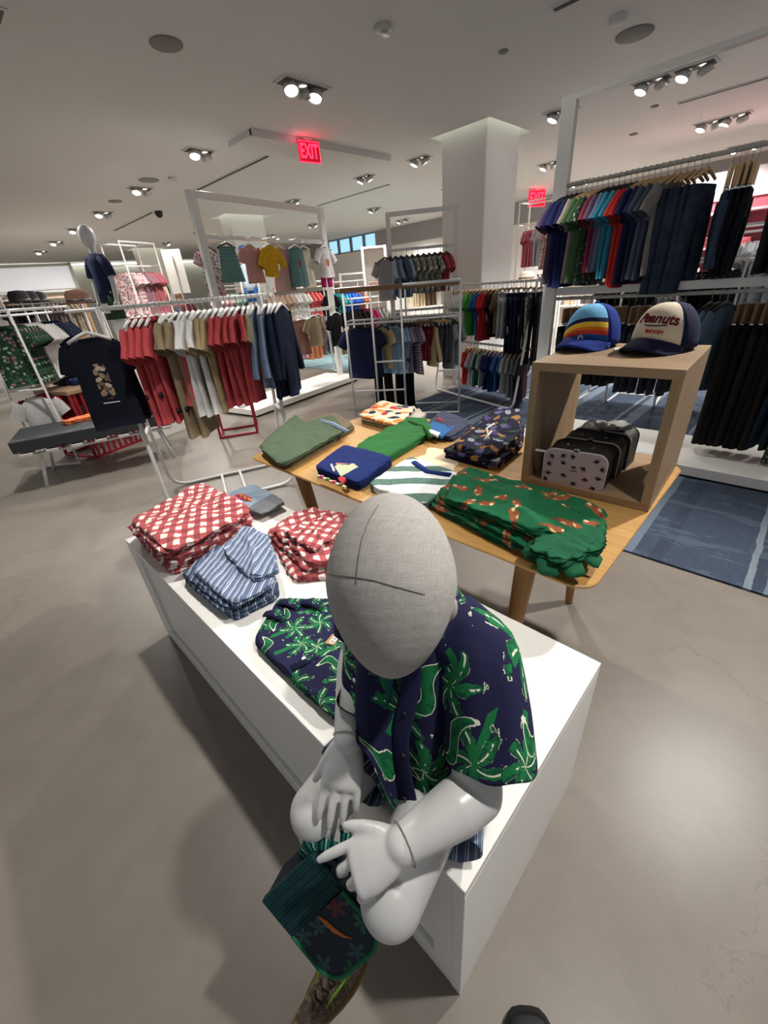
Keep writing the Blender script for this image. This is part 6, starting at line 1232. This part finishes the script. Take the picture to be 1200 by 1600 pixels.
# pink display wall far right
t = thing('wall_shelf', 'dark pink wall shelving far behind the right frame', 'shelving', (.2, 8.6, 0)); PK = plain('dark_pink_paint', (140, 70, 84), .7)
b = MB(); b.box((0, .2, 1.15), (4.6, .06, 2.3)); b.build('back_board', PK, t); b = MB(); b.box((0, .19, 2.16), (4.6, .10, .34)); b.build('header_board', plain('pale_header', (214, 208, 206), .7), t)
for k, z in enumerate((.5, .95, 1.4, 1.82)): b = MB(); b.box((0, 0, z), (4.6, .34, .03)); b.build('shelf', plain('rose_shelf', (196, 150, 156), .6), t)
rnd = random.Random(77)
CN = {(206, 176, 150): 'beige', (190, 90, 100): 'rose red', (226, 222, 214): 'white', (170, 130, 100): 'tan', (40, 34, 36): 'black', (214, 150, 156): 'pink', (120, 60, 60): 'maroon', (206, 186, 160): 'cream', (90, 80, 76): 'dark brown', (150, 120, 110): 'dusty brown', (60, 60, 70): 'slate'}
for k in range(30):
    z = (.515, .965, 1.415)[k % 3]; x = -2.0+4.3*((k//3)+.5)/10; rgb = rnd.choice([(206, 176, 150), (190, 90, 100), (226, 222, 214), (170, 130, 100), (40, 34, 36), (214, 150, 156), (120, 60, 60)]); o = pad('folded_shirt', cloth(rgb), R4(.26, .22), .07+.06*rnd.random(), 4, .008, None, k, None, (.2+x, 8.58, z), 0, n=32, jag=.006)
    tag(o, '%s folded clothes on the %s dark pink shelf, %s from the left' % (CN[rgb], ('lowest', 'middle', 'upper')[k % 3], NUM[k//3]), 'folded clothes', 'folded clothes on the pink shelving')
# long wooden cabinets across the far middle
for (pxa, pxb, py, d, lab) in ((428, 528, 452, 9.6, 'long brown wooden shelf top far behind the white frame'), (5, 125, 470, 10.5, 'long wooden shelf below the lit wall panel')):
    A, B = at_d(pxa, py, d), at_d(pxb, py-8, d+.3); w = hypot(B.x-A.x, B.y-A.y); t = thing('shelf_unit', lab, 'shelf', ((A.x+B.x)/2, (A.y+B.y)/2, 0), atan2(B.y-A.y, B.x-A.x)); z = A.z
    b = MB(); b.box((0, 0, z), (w, .34, .06)); b.build('top_board', BWOOD, t)
    for s in (-1, 1): b = MB(); b.box((s*(w/2-.03), 0, z/2-.015), (.05, .32, z-.03)); b.build('side_board', BWOOD, t)
# white shelf boxes against the back wall
for k, (px0, px1, py, d, h) in enumerate(((530, 590, 430, 9.3, 1.55), (566, 604, 410, 8.6, 1.9), (880, 1000, 420, 10.4, 1.7))):
    A, B = at_d(px0, py, d), at_d(px1, py, d); w = hypot(B.x-A.x, B.y-A.y); t = thing('shelf_unit', ('white wall shelf unit below the clerestory windows', 'tall narrow white shelf unit beside the denim frame', 'low white shelf unit at the back wall behind the right frame')[k], 'shelf', ((A.x+B.x)/2, (A.y+B.y)/2, 0), atan2(B.y-A.y, B.x-A.x))
    for s in (-1, 1): b = MB(); b.box((s*(w/2-.02), 0, h/2), (.04, .35, h)); b.build('side_board', WHITE, t)
    for j in range(4): b = MB(); b.box((0, 0, .1+(h-.12)*j/3), (w-.08, .34, .03)); b.build('shelf', WHITE, t)
    b = MB(); b.box((0, .17, h/2), (w-.08, .012, h)); b.build('back_board', WHITE, t)
    for j in range(3):
        for i in range(max(2, int(w/.32))):
            rgb = rnd.choice([(206, 186, 160), (90, 80, 76), (226, 222, 214), (150, 120, 110), (60, 60, 70)]); loc = t.matrix_basis @ V((0, 0, 0)); R_ = Matrix.Rotation(t.rotation_euler.z, 3, 'Z'); q = V(t.location) + R_ @ V((-w/2+.2+.32*i, -.02, .116+(h-.12)*j/3)); o = pad('folded_shirt', cloth(rgb), R4(.22, .2), .05+.06*rnd.random(), 3, .008, None, k*9+i+j, None, tuple(q), t.rotation_euler.z, n=28, jag=.006); tag(o, '%s folded clothes, %s from left, %s board of the %s' % (CN[rgb], NUM[i], ('lowest', 'second', 'third')[j], ('window shelf unit', 'tall narrow shelf unit', 'back wall shelf unit')[k]), 'folded clothes', 'folded clothes in the white shelving')
# ---- standing figures
def standing(px, py_head, d, H, base, label, cat, name, skin, top, bottom, hair=None, cap=None, face=0, topname='shirt', seed=0):
    p = at_d(px, py_head, d); z0 = base; t = thing(name, label, cat, (p.x, p.y, z0), face); k = H/1.2; b = MB()
    hz = H-.105*k
    b.ellipsoid((0, -.005*k, hz), (.07*k, .082*k, .105*k)); b.tube([(0, 0, H*.74), (0, 0, H*.86)], [.035*k, .033*k], 10)
    b.tube([(0, 0, H*.45), (0, 0, H*.52), (0, 0, H*.62), (0, 0, H*.72), (0, 0, H*.775)], [(.09*k, .065*k), (.092*k, .066*k), (.086*k, .06*k), (.10*k, .062*k), (.05*k, .045*k)], 14, flat=(0, 1, 0))
    for s in (-1, 1):
        b.tube([(s*.09*k, 0, H*.745), (s*.125*k, 0, H*.70), (s*.15*k, -.005, H*.56), (s*.152*k, -.03*k, H*.44), (s*.15*k, -.04*k, H*.40)], [.035*k, .036*k, .029*k, .022*k, .02*k], 10)
        for f in range(4): b.tube([(s*.15*k, (-.06+.015*f)*k, H*.405), (s*.15*k, (-.062+.014*f)*k, H*.365), (s*.145*k, (-.06+.013*f)*k, H*.34)], [.009*k, .008*k, .005*k], 6)
        b.tube([(s*.14*k, -.055*k, H*.41), (s*.135*k, -.085*k, H*.38)], [.009*k, .006*k], 6)
        b.tube([(s*.05*k, 0, H*.5), (s*.055*k, -.005*k, H*.28), (s*.055*k, .008*k, H*.05), (s*.055*k, 0, .03)], [.062*k, .045*k, .03*k, .03*k], 10); b.tube([(s*.055*k, .02*k, .025*k), (s*.06*k, -.09*k, .02*k)], [.03*k, .022*k], 8)
    o = b.build('body', skin, t, True); organic(o, .007*k, 3)
    b = MB(); b.tube([(0, 0, H*.42), (0, 0, H*.52), (0, 0, H*.62), (0, 0, H*.72), (0, 0, H*.785)], [(.115*k, .085*k), (.108*k, .08*k), (.104*k, .076*k), (.118*k, .078*k), (.05*k, .05*k)], 18, flat=(0, 1, 0))
    for s in (-1, 1): b.tube([(s*.08*k, 0, H*.75), (s*.13*k, 0, H*.70), (s*.158*k, -.002, H*.61)], [.05*k, .05*k, .05*k], 12)
    b.build(topname, top, t, True)
    b = MB(); b.tube([(0, 0, H*.40), (0, 0, H*.5)], [(.11*k, .08*k), (.10*k, .075*k)], 16, flat=(0, 1, 0))
    for s in (-1, 1): b.tube([(s*.05*k, 0, H*.46), (s*.06*k, 0, H*.27 if cat != 'person' else H*.06)], [.07*k, .066*k if cat != 'person' else .05*k], 14)
    b.build('shorts' if cat != 'person' else 'trousers', bottom, t, True)
    if hair:
        b = MB(); b.ellipsoid((0, .012*k, hz+.02*k), (.078*k, .086*k, .098*k)); b.build('hair', hair, t, True); 
        b = MB(); b.ellipsoid((-.025*k, -.078*k, hz+.005*k), (.008*k, .006*k, .006*k), 8, 6); b.ellipsoid((.025*k, -.078*k, hz+.005*k), (.008*k, .006*k, .006*k), 8, 6); b.build('eyes', BLACK, t, True); b = MB(); b.ellipsoid((0, -.088*k, hz-.02*k), (.009*k, .014*k, .018*k), 8, 6); b.build('nose', skin, t, True); b = MB(); b.ellipsoid((0, -.076*k, hz-.055*k), (.02*k, .006*k, .004*k), 8, 6); b.build('mouth', cloth((140, 70, 66)), t, True)
    if cap:
        b = MB(); b.lathe([(.082*k, 0), (.08*k, .04*k), (.055*k, .075*k), (.001, .085*k)], (0, 0, hz+.03*k), 18, caps=False); b.prism([(.075*k*cos(a), -.06*k-.085*k*sin(a)) for a in [pi*i/10 for i in range(11)]][::-1], hz+.03*k, hz+.036*k); b.build('cap', cap, t, True)
    return t
standing(172, 468, 5.35, 1.10, .90, 'white standing child mannequin in a navy shirt and dark green shorts behind the left rack', 'mannequin', 'child_mannequin', SKINW, cloth((34, 42, 70)), cloth((38, 56, 44)), None, None, radians(20))
p = at_d(172, 468, 5.35); b = MB(); b.box((0, 0, .45), (.5, .5, .90)); tag(b.build('display_plinth', WORN, loc=(p.x, p.y, 0), rot=(0, 0, .2), bevel=.003), 'tall white plinth under the standing mannequin', 'display plinth')
standing(396, 470, 7.4, 1.0, .95, 'small white mannequin with a blue cap seen under the white frame', 'mannequin', 'child_mannequin', SKINW, cloth((190, 206, 220)), cloth((40, 84, 150)), None, cloth((40, 92, 170)), radians(50))
p = at_d(396, 470, 7.4); b = MB(); b.box((0, 0, .475), (.45, .45, .95)); tag(b.build('display_plinth', WORN, loc=(p.x, p.y, 0), rot=(0, 0, .4), bevel=.003), 'white plinth under the small mannequin with the blue cap', 'display plinth')
FACE = plain('skin_tone', (178, 132, 108), .6)
standing(259, 466, 9.2, 1.62, 0, 'person with dark hair far behind the left rack, left of the sign pole', 'person', 'person', FACE, cloth((60, 62, 70)), cloth((30, 32, 40)), plain('dark_hair', (36, 28, 24), .7), None, radians(60))
standing(281, 462, 10.2, 1.66, 0, 'dark haired person in a maroon top far back, right of the sign pole', 'person', 'person', FACE, cloth((110, 50, 54)), cloth((30, 32, 40)), plain('dark_hair', (36, 28, 24), .7), None, radians(80))
p = at_d(823, 432, 6.4); t = thing('sun_hat', 'white straw hat on a stand behind the double rack', 'hat', (p.x, p.y, p.z-.04)); b = MB(); b.lathe([(.17, -.01), (.18, .0), (.10, .012), (.095, .07), (.06, .10), (.001, .105)], n=20, caps=False); b.build('crown', cloth((222, 216, 204)), t, True); b = MB(); b.lathe([(.102, .014), (.103, .034), (.098, .036)], n=20, caps=False); b.build('band', cloth((150, 120, 90)), t, True); b = MB(); b.tube([(0, 0, -p.z+.04), (0, 0, .04)], .012, 8); b.lathe([(.13, -p.z+.04), (.13, -p.z+.06), (.01, -p.z+.07)], n=14); b.build('stand', WMETAL, t)
# white sled-base rack seen through the riser
P0 = at_z(942, 632, 0); P1 = at_z(984, 612, 0); t = thing('rack_base', 'white tube sled base of a rack seen through the oak riser', 'clothes rack', (P0.x, P0.y, 0))
for k, (a, c, d) in enumerate((((944, 632), (990, 598), 1.0), ((1020, 640), (1040, 606), 1.0))):
    A, B = at_z(*a, 0)-P0, at_z(*c, 0)-P0; b = MB(); b.tube(arc_path([A+V((-.02, -.01, 1.2)), A+V((0, 0, .012)), B+V((0, 0, .012)), B+V((.02, .01, 1.2))], .12, 6), .012, 8); b.build('loop_frame', WMETAL, t, True)
A, B = at_z(966, 616, 0)-P0, at_z(1030, 622, 0)-P0; b = MB(); b.tube([A+V((0, 0, .012)), B+V((0, 0, .012))], .011, 8); b.build('cross_bar', WMETAL, t, True)
A, B = (at_z(966, 616, 0)-P0)+V((0, 0, 1.2)), (at_z(1030, 622, 0)-P0)+V((0, 0, 1.2)); b = MB(); b.tube([A, B], .011, 8); b.build('hanging_rail', WMETAL, t, True)
